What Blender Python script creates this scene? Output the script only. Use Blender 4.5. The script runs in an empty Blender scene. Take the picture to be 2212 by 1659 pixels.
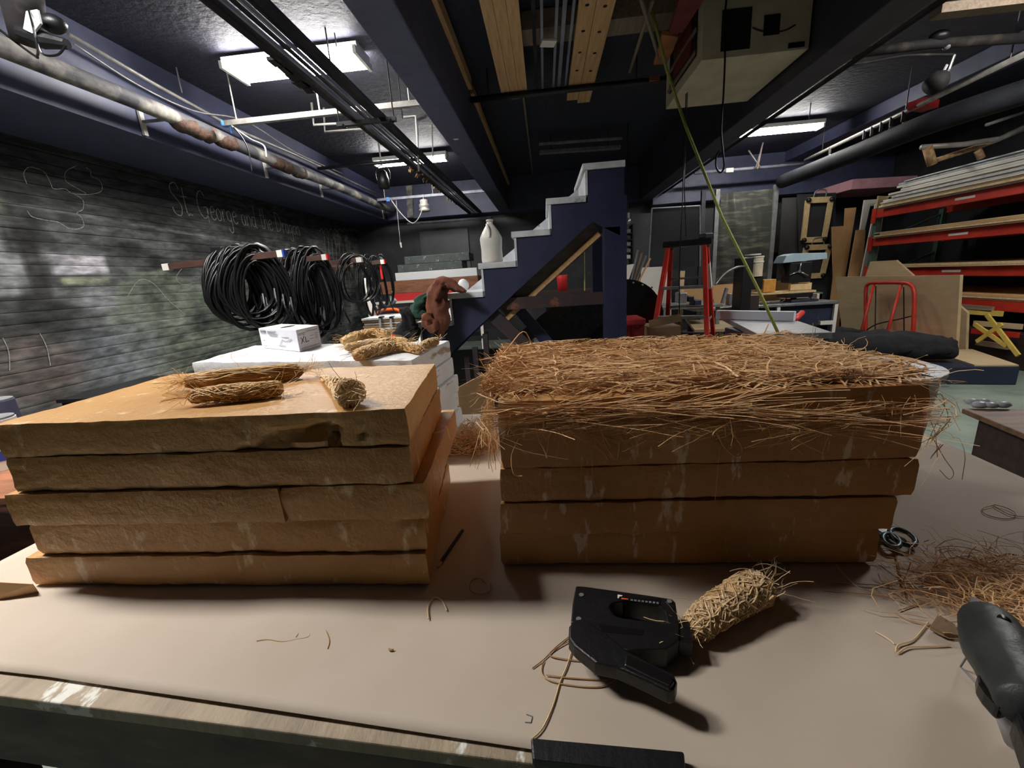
import bpy, bmesh, math, random
from mathutils import Vector, Matrix, noise
from mathutils.geometry import tessellate_polygon
random.seed(7)
scene = bpy.context.scene
COL = scene.collection
R = math.radians
# ------------------------------------------------------------------ camera
CZ = 1.45                                   # camera height above the floor
FPX = 901.84
RR = Vector((0.99498828, 0.07597315, -0.06501082))
UU = Vector((0.04387433, 0.25252056, 0.9665963))
FF = Vector((-0.08985193, 0.96460429, -0.24792173))
cam_d = bpy.data.cameras.new('camera'); cam = bpy.data.objects.new('camera', cam_d); COL.objects.link(cam)
m = Matrix((RR, UU, -FF)).transposed().to_4x4(); m.translation = Vector((0, 0, CZ)); cam.matrix_world = m
cam_d.sensor_width = 36; cam_d.lens = FPX / 2212 * 36; cam_d.clip_start = .02; cam_d.clip_end = 60
scene.camera = cam
# ------------------------------------------------------------------ world, view, light levels
w = bpy.data.worlds.new('world'); scene.world = w; w.use_nodes = True
w.node_tree.nodes['Background'].inputs[0].default_value = (.5, .55, .7, 1); w.node_tree.nodes['Background'].inputs[1].default_value = .012
vs = scene.view_settings; vs.view_transform = 'Standard'; vs.look = 'None'; vs.gamma = 1; vs.use_curve_mapping = False
vs.exposure = 0.25
LAMP = 74.0          # radiance of the lit fluorescent lenses
LAMP_COL = (1.0, .97, .93)

# ------------------------------------------------------------------ pixel -> point on a real plane
def ray(x, y): return RR * ((x - 1106) / FPX) - UU * ((y - 829.5) / FPX) + FF
def az(x, y, h): d = ray(x, y); p = d * (h / d.z); return Vector((p.x, p.y, p.z + CZ))
def ay(x, y, Y): d = ray(x, y); p = d * (Y / d.y); return Vector((p.x, p.y, p.z + CZ))
def ax(x, y, X): d = ray(x, y); p = d * (X / d.x); return Vector((p.x, p.y, p.z + CZ))

# ------------------------------------------------------------------ materials
def lin(c):
    return tuple(((v / 255) / 12.92 if v / 255 <= .04045 else ((v / 255 + .055) / 1.055) ** 2.4) for v in c) + (1,)
MATS = {}
def mat(name, c1, c2=None, sc=8, stretch=(1, 1, 1), det=4, lo=.35, hi=.65, rough=.6, metal=0, bump=0, bsc=None, c3=None, c3sc=3, c3lo=.55, c3hi=.6,
        c3stretch=(1, 1, 1), alpha=1, trans=0, spec=.5, emit=None, es=0, attr=None, coat=0):
    mt = bpy.data.materials.new(name); mt.use_nodes = True; nt = mt.node_tree; b = nt.nodes['Principled BSDF']
    N = nt.nodes.new; L = nt.links.new
    b.inputs['Base Color'].default_value = lin(c1); b.inputs['Roughness'].default_value = rough; b.inputs['Metallic'].default_value = metal
    b.inputs['Specular IOR Level'].default_value = spec; b.inputs['Transmission Weight'].default_value = trans; b.inputs['Alpha'].default_value = alpha
    b.inputs['Coat Weight'].default_value = coat
    tc = N('ShaderNodeTexCoord')
    def nz(scale, st, d):
        mp = N('ShaderNodeMapping'); mp.inputs['Scale'].default_value = st; L(tc.outputs['Object'], mp.inputs[0])
        n = N('ShaderNodeTexNoise'); n.inputs['Scale'].default_value = scale; n.inputs['Detail'].default_value = d; n.inputs['Roughness'].default_value = .6
        L(mp.outputs[0], n.inputs['Vector']); return n.outputs['Fac']
    def ramp(f, a, z):
        r = N('ShaderNodeMapRange'); r.inputs[1].default_value = a; r.inputs[2].default_value = z; r.clamp = True; L(f, r.inputs[0]); return r.outputs[0]
    src = None
    if attr:
        a = N('ShaderNodeAttribute'); a.attribute_name = attr; src = a.outputs['Color']
    if c2 is not None:
        mx = N('ShaderNodeMix'); mx.data_type = 'RGBA'
        L(ramp(nz(sc, stretch, det), lo, hi), mx.inputs[0])
        if attr:
            mx.blend_type = 'MULTIPLY'; L(src, mx.inputs[6]); mx.inputs[7].default_value = lin(c2)
        else:
            mx.inputs[6].default_value = lin(c1); mx.inputs[7].default_value = lin(c2)
        src = mx.outputs[2]
    if c3 is not None:
        mx = N('ShaderNodeMix'); mx.data_type = 'RGBA'
        L(ramp(nz(c3sc, c3stretch, 5), c3lo, c3hi), mx.inputs[0])
        if src: L(src, mx.inputs[6])
        else: mx.inputs[6].default_value = lin(c1)
        mx.inputs[7].default_value = lin(c3); src = mx.outputs[2]
    if src: L(src, b.inputs['Base Color'])
    if bump:
        bp = N('ShaderNodeBump'); bp.inputs['Strength'].default_value = min(1, bump); bp.inputs['Distance'].default_value = .01 * max(1, bump)
        L(nz(bsc or sc * 3, stretch, 5), bp.inputs['Height']); L(bp.outputs[0], b.inputs['Normal'])
    if emit:
        b.inputs['Emission Color'].default_value = emit + (1,); b.inputs['Emission Strength'].default_value = es
    MATS[name] = mt; return mt

M_floor = mat('concrete_floor', (134, 146, 134), (104, 116, 108), 2.5, rough=.55, c3=(138, 142, 130), c3sc=9, c3lo=.6, c3hi=.7)
M_ceil = mat('navy_rough_ceiling', (50, 51, 66), (38, 39, 52), 14, rough=.68, bump=1.6, bsc=16, c3=(66, 66, 78), c3sc=30, c3lo=.62, c3hi=.7)
M_navy = mat('navy_beam_paint', (78, 82, 110), (66, 70, 96), 6, rough=.5, bump=.1)
M_beam2 = mat('dark_beam_paint', (70, 70, 84), (56, 56, 68), 5, rough=.5, bump=.1)
M_dark = mat('black_wall_paint', (50, 51, 54), (38, 39, 42), 4, rough=.6, c3=(72, 74, 74), c3sc=2.2, c3lo=.6, c3hi=.75)
M_black = mat('black_plastic', (22, 22, 25), (16, 16, 18), 20, rough=.42, bump=.15, bsc=120)
M_blackr = mat('black_rubber', (16, 16, 18), rough=.33)
M_blackcloth = mat('black_fabric', (20, 20, 22), (32, 32, 36), 14, rough=.9, bump=.8, bsc=30)
M_chalk = mat('chalkboard_planks', (60, 62, 60), (176, 176, 176), 9, stretch=(1, .6, 2.2), det=8, lo=.3, hi=.6, rough=.95, spec=.15, attr='paint', bump=.08, bsc=60)
M_chalkline = mat('white_chalk', (168, 170, 164), (104, 106, 102), 60, rough=.9)
M_tan = mat('tan_foam_paint', (200, 155, 97), (186, 138, 80), 5, rough=.38, bump=.35, bsc=70, c3=(224, 198, 160), c3sc=26, c3lo=.6, c3hi=.68, c3stretch=(1.2, 1.2, .5))
M_tanr = mat('ochre_foam_paint', (188, 136, 80), (170, 120, 65), 5, rough=.5, bump=.35, bsc=70, c3=(212, 186, 158), c3sc=34, c3lo=.6, c3hi=.66, c3stretch=(1.1, 1.1, .35))
M_white = mat('white_foam_paint', (232, 234, 236), (218, 218, 220), 6, rough=.6, bump=.25, bsc=60, c3=(168, 150, 128), c3sc=13, c3lo=.6, c3hi=.68, c3stretch=(.5, .5, 2.4))
M_paper = mat('kraft_paper', (196, 181, 164), (187, 171, 153), 3.5, rough=.75, bump=.25, bsc=5, c3=(178, 162, 144), c3sc=40, c3lo=.72, c3hi=.8)
M_tabletop = mat('paint_spattered_tabletop', (176, 158, 132), (142, 126, 106), 7, stretch=(3, 1, 1), rough=.6, bump=.3, c3=(226, 224, 214), c3sc=18, c3lo=.58, c3hi=.62, c3stretch=(1, .5, 1))
M_tableedge = mat('grimy_table_edge', (110, 92, 80), (72, 60, 56), 8, stretch=(1, 3, 3), rough=.7)
M_darkwood = mat('dark_stained_wood', (62, 44, 40), (42, 30, 28), 5, stretch=(1, 8, 8), rough=.6, bump=.1)
M_boxwood = mat('brown_box_top', (120, 88, 66), (92, 66, 50), 6, stretch=(1, 7, 7), rough=.6)
M_straw = mat('straw_fibre', (234, 194, 142), (206, 158, 106), 14, rough=.65)
M_straw2 = mat('dark_straw_fibre', (200, 160, 110), (172, 130, 84), 14, rough=.7)
M_raffia = mat('pale_raffia_fibre', (240, 212, 168), (218, 184, 136), 14, rough=.6)
M_jute = mat('golden_raffia_fibre', (230, 194, 136), (204, 164, 104), 14, rough=.65)
M_wood = mat('pine_lumber', (214, 174, 126), (190, 146, 98), 4, stretch=(10, .6, 10), rough=.6, bump=.1)
M_woodx = mat('pine_lumber_grey', (150, 132, 112), (122, 104, 86), 4, stretch=(10, .6, 10), rough=.65, bump=.1)
M_ply = mat('birch_plywood', (206, 184, 146), (190, 166, 128), 2.2, stretch=(1, .7, 3.5), rough=.55, c3=(176, 152, 116), c3sc=3, c3lo=.62, c3hi=.72, c3stretch=(1, .7, 4))
M_plyedge = mat('plywood_edge', (226, 200, 156), (196, 168, 124), 30, rough=.6)
M_mdf = mat('mdf_board', (206, 162, 112), (196, 152, 102), 6, rough=.7)
M_card = mat('cardboard', (196, 158, 116), (184, 146, 104), 6, rough=.8)
M_cardd = mat('old_cardboard', (132, 104, 76), (112, 88, 64), 5, rough=.8)
M_redr = mat('rack_red_paint', (196, 56, 38), (170, 42, 30), 8, rough=.45, bump=.05)
M_red = mat('ladder_red_fibreglass', (206, 44, 30), (180, 34, 26), 20, rough=.45)
M_stool = mat('barn_red_paint', (168, 36, 38), (142, 28, 32), 12, rough=.6, c3=(196, 70, 66), c3sc=24, c3lo=.62, c3hi=.68)
M_alu = mat('aluminium', (176, 178, 182), (146, 148, 152), 16, rough=.35, metal=.7)
M_steel = mat('painted_grey_steel', (138, 140, 142), (112, 114, 116), 12, rough=.45, metal=.2)
M_galv = mat('galvanised_conduit', (176, 172, 166), (140, 136, 130), 10, rough=.45, metal=.25)
M_pipe = mat('lagged_pipe', (170, 164, 152), (74, 72, 76), 2.2, lo=.38, hi=.54, rough=.7, bump=.7, bsc=16, c3=(120, 78, 52), c3sc=5, c3lo=.66, c3hi=.7)
M_rust = mat('rusty_clamp', (92, 62, 42), (40, 32, 30), 20, rough=.7, bump=.8)
M_duct = mat('dusty_black_strut', (36, 33, 34), (66, 60, 54), 8, stretch=(1, .3, 1), lo=.5, hi=.7, rough=.75, spec=.25)
M_silverstrip = mat('pale_conduit', (146, 148, 162), (112, 114, 126), 8, stretch=(1, .3, 1), rough=.5)
M_peel = mat('peeling_tape', (206, 172, 124), (150, 118, 84), 20, rough=.8)
M_stairnavy = mat('stair_navy_paint', (44, 50, 80), (35, 40, 66), 5, rough=.5, c3=(92, 42, 34), c3sc=2.6, c3lo=.66, c3hi=.72, bump=.08)
M_stairwhite = mat('stair_white_paint', (214, 218, 222), (186, 190, 194), 12, rough=.6, bump=.15, c3=(140, 144, 148), c3sc=9, c3lo=.64, c3hi=.7)
M_stairbrown = mat('stair_brown_frame', (70, 52, 48), (46, 40, 48), 5, rough=.6, c3=(120, 72, 52), c3sc=7, c3lo=.64, c3hi=.7)
M_stairgrey = mat('stair_stringer_wood', (118, 106, 96), (88, 80, 76), 5, stretch=(1, 2, 4), rough=.6)
M_rustbrown = mat('rack_brown_steel', (84, 58, 50), (66, 46, 42), 10, rough=.5, c3=(190, 176, 150), c3sc=9, c3lo=.72, c3hi=.74)
M_label = mat('white_label', (226, 222, 212), rough=.6)
M_blue = mat('blue_tape', (40, 70, 160), rough=.5)
M_skyblue = mat('sky_blue_tape', (70, 140, 214), rough=.5)
M_redtape = mat('red_tape', (206, 40, 40), rough=.5)
M_orange = mat('orange_plastic', (240, 100, 24), rough=.4)
M_jacket = mat('rust_brown_cloth', (134, 80, 58), (98, 56, 42), 9, rough=.9, bump=.6, bsc=26)
M_green = mat('dark_green_cloth', (36, 72, 56), (22, 48, 38), 9, rough=.9, bump=.5, bsc=26)
M_jug = mat('frosted_white_jug', (226, 224, 216), (214, 210, 200), 4, rough=.4, bump=.05)
M_whitep = mat('white_plastic', (232, 232, 232), rough=.4)
M_boxw = mat('glove_box_card', (232, 232, 240), (224, 224, 234), 8, rough=.55)
M_boxs = mat('glove_box_printed_end', (196, 192, 196), (186, 182, 186), 30, rough=.6)
M_ink = mat('dark_ink', (54, 54, 66), rough=.7)
M_rope = mat('olive_rope', (176, 182, 92), (146, 152, 70), 60, rough=.6)
M_pink = mat('pink_foam_board', (222, 168, 178), (208, 152, 162), 6, rough=.7)
M_bucket = mat('white_bucket', (226, 230, 236), rough=.35)
M_yellow = mat('yellow_wood', (222, 196, 96), (198, 170, 80), 8, rough=.6)
M_bluehead = mat('pale_blue_machine_paint', (176, 198, 208), (160, 184, 196), 8, rough=.4)
M_cabinet = mat('navy_machine_cabinet', (44, 52, 72), (34, 40, 58), 4, rough=.5)
M_castiron = mat('cast_iron_table', (176, 178, 180), (150, 152, 154), 3, stretch=(1, 6, 1), rough=.35, metal=.4)
M_fence = mat('pale_saw_fence', (206, 208, 220), rough=.4)
M_poly = mat('cloudy_plastic_sheet', (62, 64, 60), (112, 108, 96), 3.4, stretch=(.5, 1, 3.5), lo=.5, hi=.72, rough=.18, spec=.8)
M_acrylic = mat('clear_acrylic', (60, 64, 68), (40, 42, 46), 2, rough=.2, spec=.4, alpha=.5)
M_green_up = mat('rack_green_upright', (78, 104, 96), rough=.5)
M_hangbox = mat('whitewashed_plywood', (220, 206, 180), (200, 184, 158), 4, rough=.7, bump=.2, c3=(206, 192, 168), c3sc=7, c3lo=.56, c3hi=.66)
M_orangefoam = mat('faded_orange_board', (176, 112, 66), (150, 92, 56), 6, rough=.7)
M_redcloth = mat('dull_red_board', (122, 46, 40), (96, 36, 34), 6, rough=.8)
M_teal = mat('teal_scissor_grip', (36, 84, 98), (28, 66, 80), 20, rough=.4)
M_scuff = mat('scuffed_black_paint', (84, 92, 90), (66, 72, 72), 9, rough=.6, c3=(190, 194, 186), c3sc=14, c3lo=.62, c3hi=.68)
M_gluebody = mat('grey_green_plastic', (58, 62, 60), (46, 50, 50), 30, rough=.45, bump=.15, bsc=120)
M_gluestick = mat('clear_glue_stick', (176, 178, 184), rough=.35, alpha=.75)
M_beige = mat('clamp_beige_board', (226, 200, 150), (206, 178, 128), 14, rough=.6)
M_amber = mat('amber_wood_block', (222, 160, 76), (204, 142, 62), 16, rough=.5)
M_lensn = mat('near_fluorescent_lens', (240, 240, 240), rough=.5, emit=LAMP_COL, es=LAMP * 1.75)
M_lens = mat('fluorescent_lens', (240, 240, 240), rough=.5, emit=LAMP_COL, es=LAMP)
M_house = mat('fixture_housing', (216, 214, 206), rough=.5)
M_hole = mat('bolt_hole_dark', (22, 18, 16), rough=.9)
M_chrome = mat('chrome', (200, 200, 200), rough=.3, metal=.9)
M_terra = mat('brown_shelf_board', (150, 96, 64), (112, 70, 48), 6, stretch=(1, 5, 5), rough=.6)
M_copper = mat('copper_tag', (196, 110, 80), rough=.5)

# ------------------------------------------------------------------ mesh builder
ORG = {}
class MB:
    def __init__(s): s.v = []; s.f = []
    def add(s, vs_, fs_):
        o = len(s.v); s.v.extend([Vector(p) for p in vs_]); s.f.extend([tuple(i + o for i in f) for f in fs_]); return s
    def box(s, a, b):
        x0, y0, z0 = a; x1, y1, z1 = b
        return s.hexa([(x0, y0, z0), (x1, y0, z0), (x1, y1, z0), (x0, y1, z0), (x0, y0, z1), (x1, y0, z1), (x1, y1, z1), (x0, y1, z1)])
    def hexa(s, v):
        return s.add(v, [(3, 2, 1, 0), (4, 5, 6, 7), (0, 1, 5, 4), (1, 2, 6, 5), (2, 3, 7, 6), (3, 0, 4, 7)])
    def obox(s, c, size, rz=0, M=None):
        hx, hy, hz = size[0] / 2, size[1] / 2, size[2] / 2
        m3 = M if M is not None else Matrix.Rotation(rz, 3, 'Z')
        v = [Vector(c) + m3 @ Vector(q) for q in [(-hx, -hy, -hz), (hx, -hy, -hz), (hx, hy, -hz), (-hx, hy, -hz), (-hx, -hy, hz), (hx, -hy, hz), (hx, hy, hz), (-hx, hy, hz)]]
        return s.hexa(v)
    def beam(s, p0, p1, w_, h_, up=(0, 0, 1)):
        p0 = Vector(p0); p1 = Vector(p1); d = (p1 - p0).normalized(); u = Vector(up); sx = d.cross(u).normalized() * w_ / 2; uy = sx.normalized().cross(d).normalized() * h_ / 2
        v = [p0 - sx - uy, p0 + sx - uy, p1 + sx - uy, p1 - sx - uy, p0 - sx + uy, p0 + sx + uy, p1 + sx + uy, p1 - sx + uy]
        return s.hexa(v)
    def tube(s, pts, r, n=8, closed=False, flat=1.0):
        pts = [Vector(p) for p in pts]; k = len(pts); rs = r if isinstance(r, (list, tuple)) else [r] * k
        o = len(s.v); prev = None
        for i, p in enumerate(pts):
            a = pts[(i - 1) % k] if (closed or i > 0) else p; b = pts[(i + 1) % k] if (closed or i < k - 1) else p
            t = (b - a)
            t = t.normalized() if t.length > 1e-9 else Vector((0, 0, 1))
            if prev is None:
                u = t.cross(Vector((0, 0, 1)))
                if u.length < .05: u = t.cross(Vector((1, 0, 0)))
            else:
                u = prev - t * prev.dot(t)
                if u.length < 1e-6: u = t.cross(Vector((1, 0, 0)))
            u.normalize(); prev = u; vv = t.cross(u)
            for j in range(n):
                an = 2 * math.pi * j / n
                s.v.append(p + (u * math.cos(an) + vv * math.sin(an) * flat) * rs[i])
        for i in range(k if closed else k - 1):
            i2 = (i + 1) % k
            for j in range(n):
                j2 = (j + 1) % n
                s.f.append((o + i * n + j, o + i * n + j2, o + i2 * n + j2, o + i2 * n + j))
        if not closed:
            s.f.append(tuple(o + j for j in reversed(range(n)))); s.f.append(tuple(o + (k - 1) * n + j for j in range(n)))
        return s
    def cyl(s, p0, p1, r, n=16, r1=None): return s.tube([p0, p1], [r, r if r1 is None else r1], n)
    def lathe(s, prof, c, n=24, M=None):
        c = Vector(c); o = len(s.v); M = M or Matrix.Identity(3)
        for r_, z_ in prof:
            for j in range(n):
                an = 2 * math.pi * j / n; s.v.append(c + M @ Vector((r_ * math.cos(an), r_ * math.sin(an), z_)))
        for i in range(len(prof) - 1):
            for j in range(n):
                j2 = (j + 1) % n; s.f.append((o + i * n + j, o + i * n + j2, o + (i + 1) * n + j2, o + (i + 1) * n + j))
        s.f.append(tuple(o + j for j in reversed(range(n)))); s.f.append(tuple(o + (len(prof) - 1) * n + j for j in range(n)))
        return s
    def prism(s, poly, off, holes=()):
        off = Vector(off); loops = [[Vector(p) for p in poly]] + [[Vector(p) for p in h] for h in holes]
        flat = [p for l in loops for p in l]; n = len(flat); o = len(s.v)
        s.v.extend(flat); s.v.extend([p + off for p in flat])
        if len(loops) == 1 :
            tris = tessellate_polygon([loops[0]])
        else: tris = tessellate_polygon(loops)
        for t in tris:
            s.f.append(tuple(o + i for i in t)); s.f.append(tuple(o + n + i for i in reversed(t)))
        b = 0
        for l in loops:
            k = len(l)
            for i in range(k):
                j = (i + 1) % k; s.f.append((o + b + i, o + b + j, o + n + b + j, o + n + b + i))
            b += k
        return s
    def sphere(s, c, r, n=12, sc=(1, 1, 1)):
        prof = []
        c = Vector(c); o = len(s.v); rings = n // 2
        for i in range(1, rings):
            t = math.pi * i / rings
            for j in range(n):
                an = 2 * math.pi * j / n
                s.v.append(c + Vector((r * sc[0] * math.sin(t) * math.cos(an), r * sc[1] * math.sin(t) * math.sin(an), -r * sc[2] * math.cos(t))))
        a = len(s.v); s.v.append(c - Vector((0, 0, r * sc[2]))); s.v.append(c + Vector((0, 0, r * sc[2])))
        for i in range(rings - 2):
            for j in range(n):
                j2 = (j + 1) % n; s.f.append((o + i * n + j, o + i * n + j2, o + (i + 1) * n + j2, o + (i + 1) * n + j))
        for j in range(n):
            j2 = (j + 1) % n; s.f.append((a, o + j2, o + j)); s.f.append((a + 1, o + (rings - 2) * n + j, o + (rings - 2) * n + j2))
        return s
    def build(s, name, mt, parent=None, smooth=False, bevel=0, fix=True, **props):
        if parent is None:
            xs = [p.x for p in s.v]; ys = [p.y for p in s.v]; zs = [p.z for p in s.v]
            org = Vector(((min(xs) + max(xs)) / 2, (min(ys) + max(ys)) / 2, min(zs)))
        else: org = ORG[parent]
        me = bpy.data.meshes.new(name); me.from_pydata([p - org for p in s.v], [], s.f); me.update()
        if fix:
            bm = bmesh.new(); bm.from_mesh(me); bmesh.ops.recalc_face_normals(bm, faces=bm.faces); bm.to_mesh(me); bm.free()
        me.materials.append(mt)
        if smooth:
            me.polygons.foreach_set('use_smooth', [True] * len(me.polygons))
        o = bpy.data.objects.new(name, me); COL.objects.link(o)
        if parent is None: o.location = org; ORG[o] = org
        else: o.parent = parent; ORG[o] = ORG[parent]
        if bevel:
            b = o.modifiers.new('bevel', 'BEVEL'); b.width = bevel; b.segments = 2; b.limit_method = 'ANGLE'; b.angle_limit = R(50)
        for k, v in props.items(): o[k] = v
        return o
def tag(o, label, cat, group=None, kind=None):
    o['label'] = label; o['category'] = cat
    if group: o['group'] = group
    if kind: o['kind'] = kind
    return o
def thing(name, label, cat, loc, group=None):
    o = bpy.data.objects.new(name, None); COL.objects.link(o); o.empty_display_size = .05
    o.location = loc; ORG[o] = Vector(loc); return tag(o, label, cat, group)
def struct(name, mb, mt, **k):
    o = mb.build(name, mt, **k); o['kind'] = 'structure'; return o
def dup(root, delta, label=None, rz=0):
    r = root.copy(); COL.objects.link(r); r.location = root.location + Vector(delta); r.rotation_euler.z = root.rotation_euler.z + rz
    if label: r['label'] = label
    for c in root.children:
        d = c.copy(); COL.objects.link(d); d.parent = r
        for g in c.children:
            e = g.copy(); COL.objects.link(e); e.parent = d
    return r
def one(name, label, cat, mb, mt, group=None, **k):
    return tag(mb.build(name, mt, **k), label, cat, group)
def rnd(a, b): return random.uniform(a, b)
def smooth_path(pts, k=4):
    pts = [Vector(p) for p in pts]; out = []
    for i in range(len(pts) - 1):
        p0 = pts[max(0, i - 1)]; p1 = pts[i]; p2 = pts[i + 1]; p3 = pts[min(len(pts) - 1, i + 2)]
        for j in range(k):
            t = j / k
            out.append(.5 * ((2 * p1) + (p2 - p0) * t + (2 * p0 - 5 * p1 + 4 * p2 - p3) * t * t + (3 * p1 - p0 - 3 * p2 + p3) * t ** 3))
    out.append(pts[-1]); return out
T = CZ - .5            # table top height

# ================================================================== SETTING
XW0, XW1, YB, YF, ZC = -4.3, 7.0, 10.0, -2.6, CZ + 2.07
fl = struct('floor', MB().box((XW0 - .2, YF - .2, -.12), (XW1 + .2, YB + .2, 0)), M_floor)
ce = struct('ceiling', MB().box((XW0 - .2, YF - .2, ZC), (XW1 + .2, YB + .2, ZC + .15)), M_ceil)
struct('wall_back', MB().box((XW0 - .2, YB, 0), (XW1 + .2, YB + .15, ZC)), M_dark)
struct('wall_right', MB().box((XW1, YF, 0), (XW1 + .15, YB, ZC)), M_dark)
struct('wall_front', MB().box((XW0 - .2, YF - .15, 0), (XW1 + .2, YF, ZC)), M_dark)
# beams
BB = CZ + 1.39
struct('bulkhead_beam', MB().box((XW0, YF, BB), (-3.43, YB, ZC)), M_navy)
cb = thing('ceiling_beam', 'wide navy painted ceiling beam between the left lights and the hanging lumber', 'beam', (-.82, YF, BB)); cb['kind'] = 'structure'
MB().box((-.95, YF, BB), (-.70, 7.35, ZC)).build('beam_section', M_navy, cb, bevel=.01)
MB().box((-.945, 7.37, BB + .012), (-.70, YB, ZC)).build('beam_section', M_beam2, cb, bevel=.01)
MB().add([az(978, 300, 1.389) + Vector(q) for q in [(0, 0, 0), (.05, 0, 0), (.055, .04, 0), (.01, .05, 0)]], [(0, 1, 2, 3)]).build('paint_chip', M_label, cb)
struct('ceiling_beam', MB().box((2.05, YF, BB), (2.32, YB, ZC)), M_beam2, bevel=.01)
struct('ceiling_beam', MB().box((4.9, YF, CZ + 1.88), (5.2, YB, ZC)), M_navy, bevel=.01)
struct('soffit_beam', MB().box((-3.43, YB - .35, BB), (2.05, YB, ZC)), M_navy, bevel=.01)
struct('soffit_beam', MB().box((2.32, YB - .35, CZ + 1.27), (XW1, YB, ZC)), M_navy, bevel=.01)
# back wall painted panel joints
wl = thing('wall_left', 'plank wall', 'wall', (XW0, 0, 0)); del wl['label']; del wl['category']; wl['kind'] = 'structure'
MB().box((XW0 - .2, YF, 0), (XW0 - .04, YB, ZC)).build('backing', M_hole, wl)
# ---- chalk mural colours, painted per point of the planks (y = along wall, h = height rel. camera)
def ell(y, h, cy, ch, ry, rh, soft=.25):
    d = math.hypot((y - cy) / ry, (h - ch) / rh); return max(0, min(1, (1 - d) / soft))
def rect(y, h, y0, y1, h0, h1, soft=.03):
    return max(0, min(1, (y - y0) / soft, (y1 - y) / soft)) * max(0, min(1, (h - h0) / soft, (h1 - h) / soft))
def chalk_col(y, h):
    n = noise.fractal(Vector((y * 1.4, h * 3.2, 3)), 1.0, 2.0, 4); n2 = noise.fractal(Vector((y * 6, h * 9, 9)), .8, 2.0, 4)
    base = 66 + 26 * n + 14 * n2
    if h > .95: base = 60 + 12 * n
    g = 0
    sm = max(0, min(1, (.9 - h) / .3))
    lite = sm * max(0, n + .25) * 34
    c = [base + lite * 1.3, base + lite * 1.35 + 1, base + lite * 1.3 + 1]
    def mixc(t, col, k=1):
        nonlocal c
        t *= k * (0.85 + .5 * n2); t = max(0, min(1, t)); c = [a + (b - a) * t for a, b in zip(c, col)]
    mixc(ell(y, h, 4.5, -.25, .72, .62, .1), (112, 120, 104), .75)       # pale hill
    mixc(ell(y, h, 5.7, -.2, 1.0, .62, .1), (108, 118, 102), .6)
    mixc(ell(y, h, 4.95, -.28, .3, .2, .7), (50, 52, 52), .9)
    mixc(ell(y, h, 6.2, -.5, .5, .2, .6), (56, 58, 58), .8)
    mixc(rect(y, h, 3.47, 3.98, .27, .48, .03), (176, 172, 178), .95)     # window opening in the drawn castle
    mixc(rect(y, h, 3.50, 3.97, .18, .27, .03), (132, 136, 112), .9)
    mixc(rect(y, h, 2.2, 3.22, .1, .74, .04), (138, 140, 142), .85)      # drawn tower
    mixc(rect(y, h, 2.2, 3.32, .72, .9, .06), (128, 132, 116), .8)
    mixc(rect(y, h, 3.26, 3.45, .05, .7, .05), (48, 44, 44), .9)
    mixc(rect(y, h, 3.6, 4.0, -.1, .16, .08), (128, 128, 134), .7)
    mixc(ell(y, h, 3.9, -.5, .6, .45, .5), (120, 124, 132), .6)
    mixc(ell(y, h, 3.1, -.5, .5, .4, .5), (104, 92, 88), .7)
    mixc(rect(y, h, 7.7, 8.4, -.5, 1.0, .1), (112, 110, 106), .8)
    mixc(ell(y, h, 8.95, 1.0, .22, .22, .3), (120, 114, 100), .8)
    mixc(ell(y, h, 9.4, .95, .15, .2, .3), (110, 108, 98), .7)
    for k in range(6):
        mixc(max(0, 1 - abs(h - (.86 - .02 * k) + .05 * (y - 3 - k * .5)) / .018) * (1 if 2.5 + k * .7 < y < 4.5 + k * .9 else 0), (128, 130, 124), .55)
    return c
PH = .0955; nz_ = int((BB + .05) / PH) + 1; ylist = [2.0 + .028 * i for i in range(int(8.0 / .028) + 1)]
for r_ in range(nz_):
    z0 = r_ * PH; rows = 7; vs_, fs_, cols = [], [], []
    if z0 > BB: break
    xf = XW0 + rnd(-.003, .003)
    for i, y in enumerate(ylist):
        for j in range(rows):
            z = z0 + .002 + (PH - .004) * j / (rows - 1); vs_.append((xf - (.0035 if j in (0, rows - 1) else 0), y, z)); cols.append(chalk_col(y, z - CZ))
    nyl = len(ylist)
    for i in range(nyl - 1):
        for j in range(rows - 1):
            a = i * rows + j; fs_.append((a, a + rows, a + rows + 1, a + 1))
    k0 = len(vs_)
    for (ya, yb) in ((YF, 2.0), (2.0, YB)):
        pass
    # body of the plank behind its painted face, and its stretch beyond the painted part
    mb = MB(); mb.add(vs_, fs_)
    mb.box((XW0 - .04, YF, z0 + .003), (XW0 - .0062, YB, z0 + PH - .003)); mb.box((XW0 - .0062, YF, z0 + .006), (xf, 2.0, z0 + PH - .006))
    o = mb.build('plank', M_chalk, wl, fix=False)
    ca = o.data.color_attributes.new('paint', 'FLOAT_COLOR', 'POINT')
    buf = []
    for c in cols: buf.extend(lin([max(0, min(255, q * 1.22 + 4)) for q in c]))
    for _ in range(len(mb.v) - len(cols)): buf.extend(lin((50, 50, 50)))
    ca.data.foreach_set('color', buf)
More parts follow.
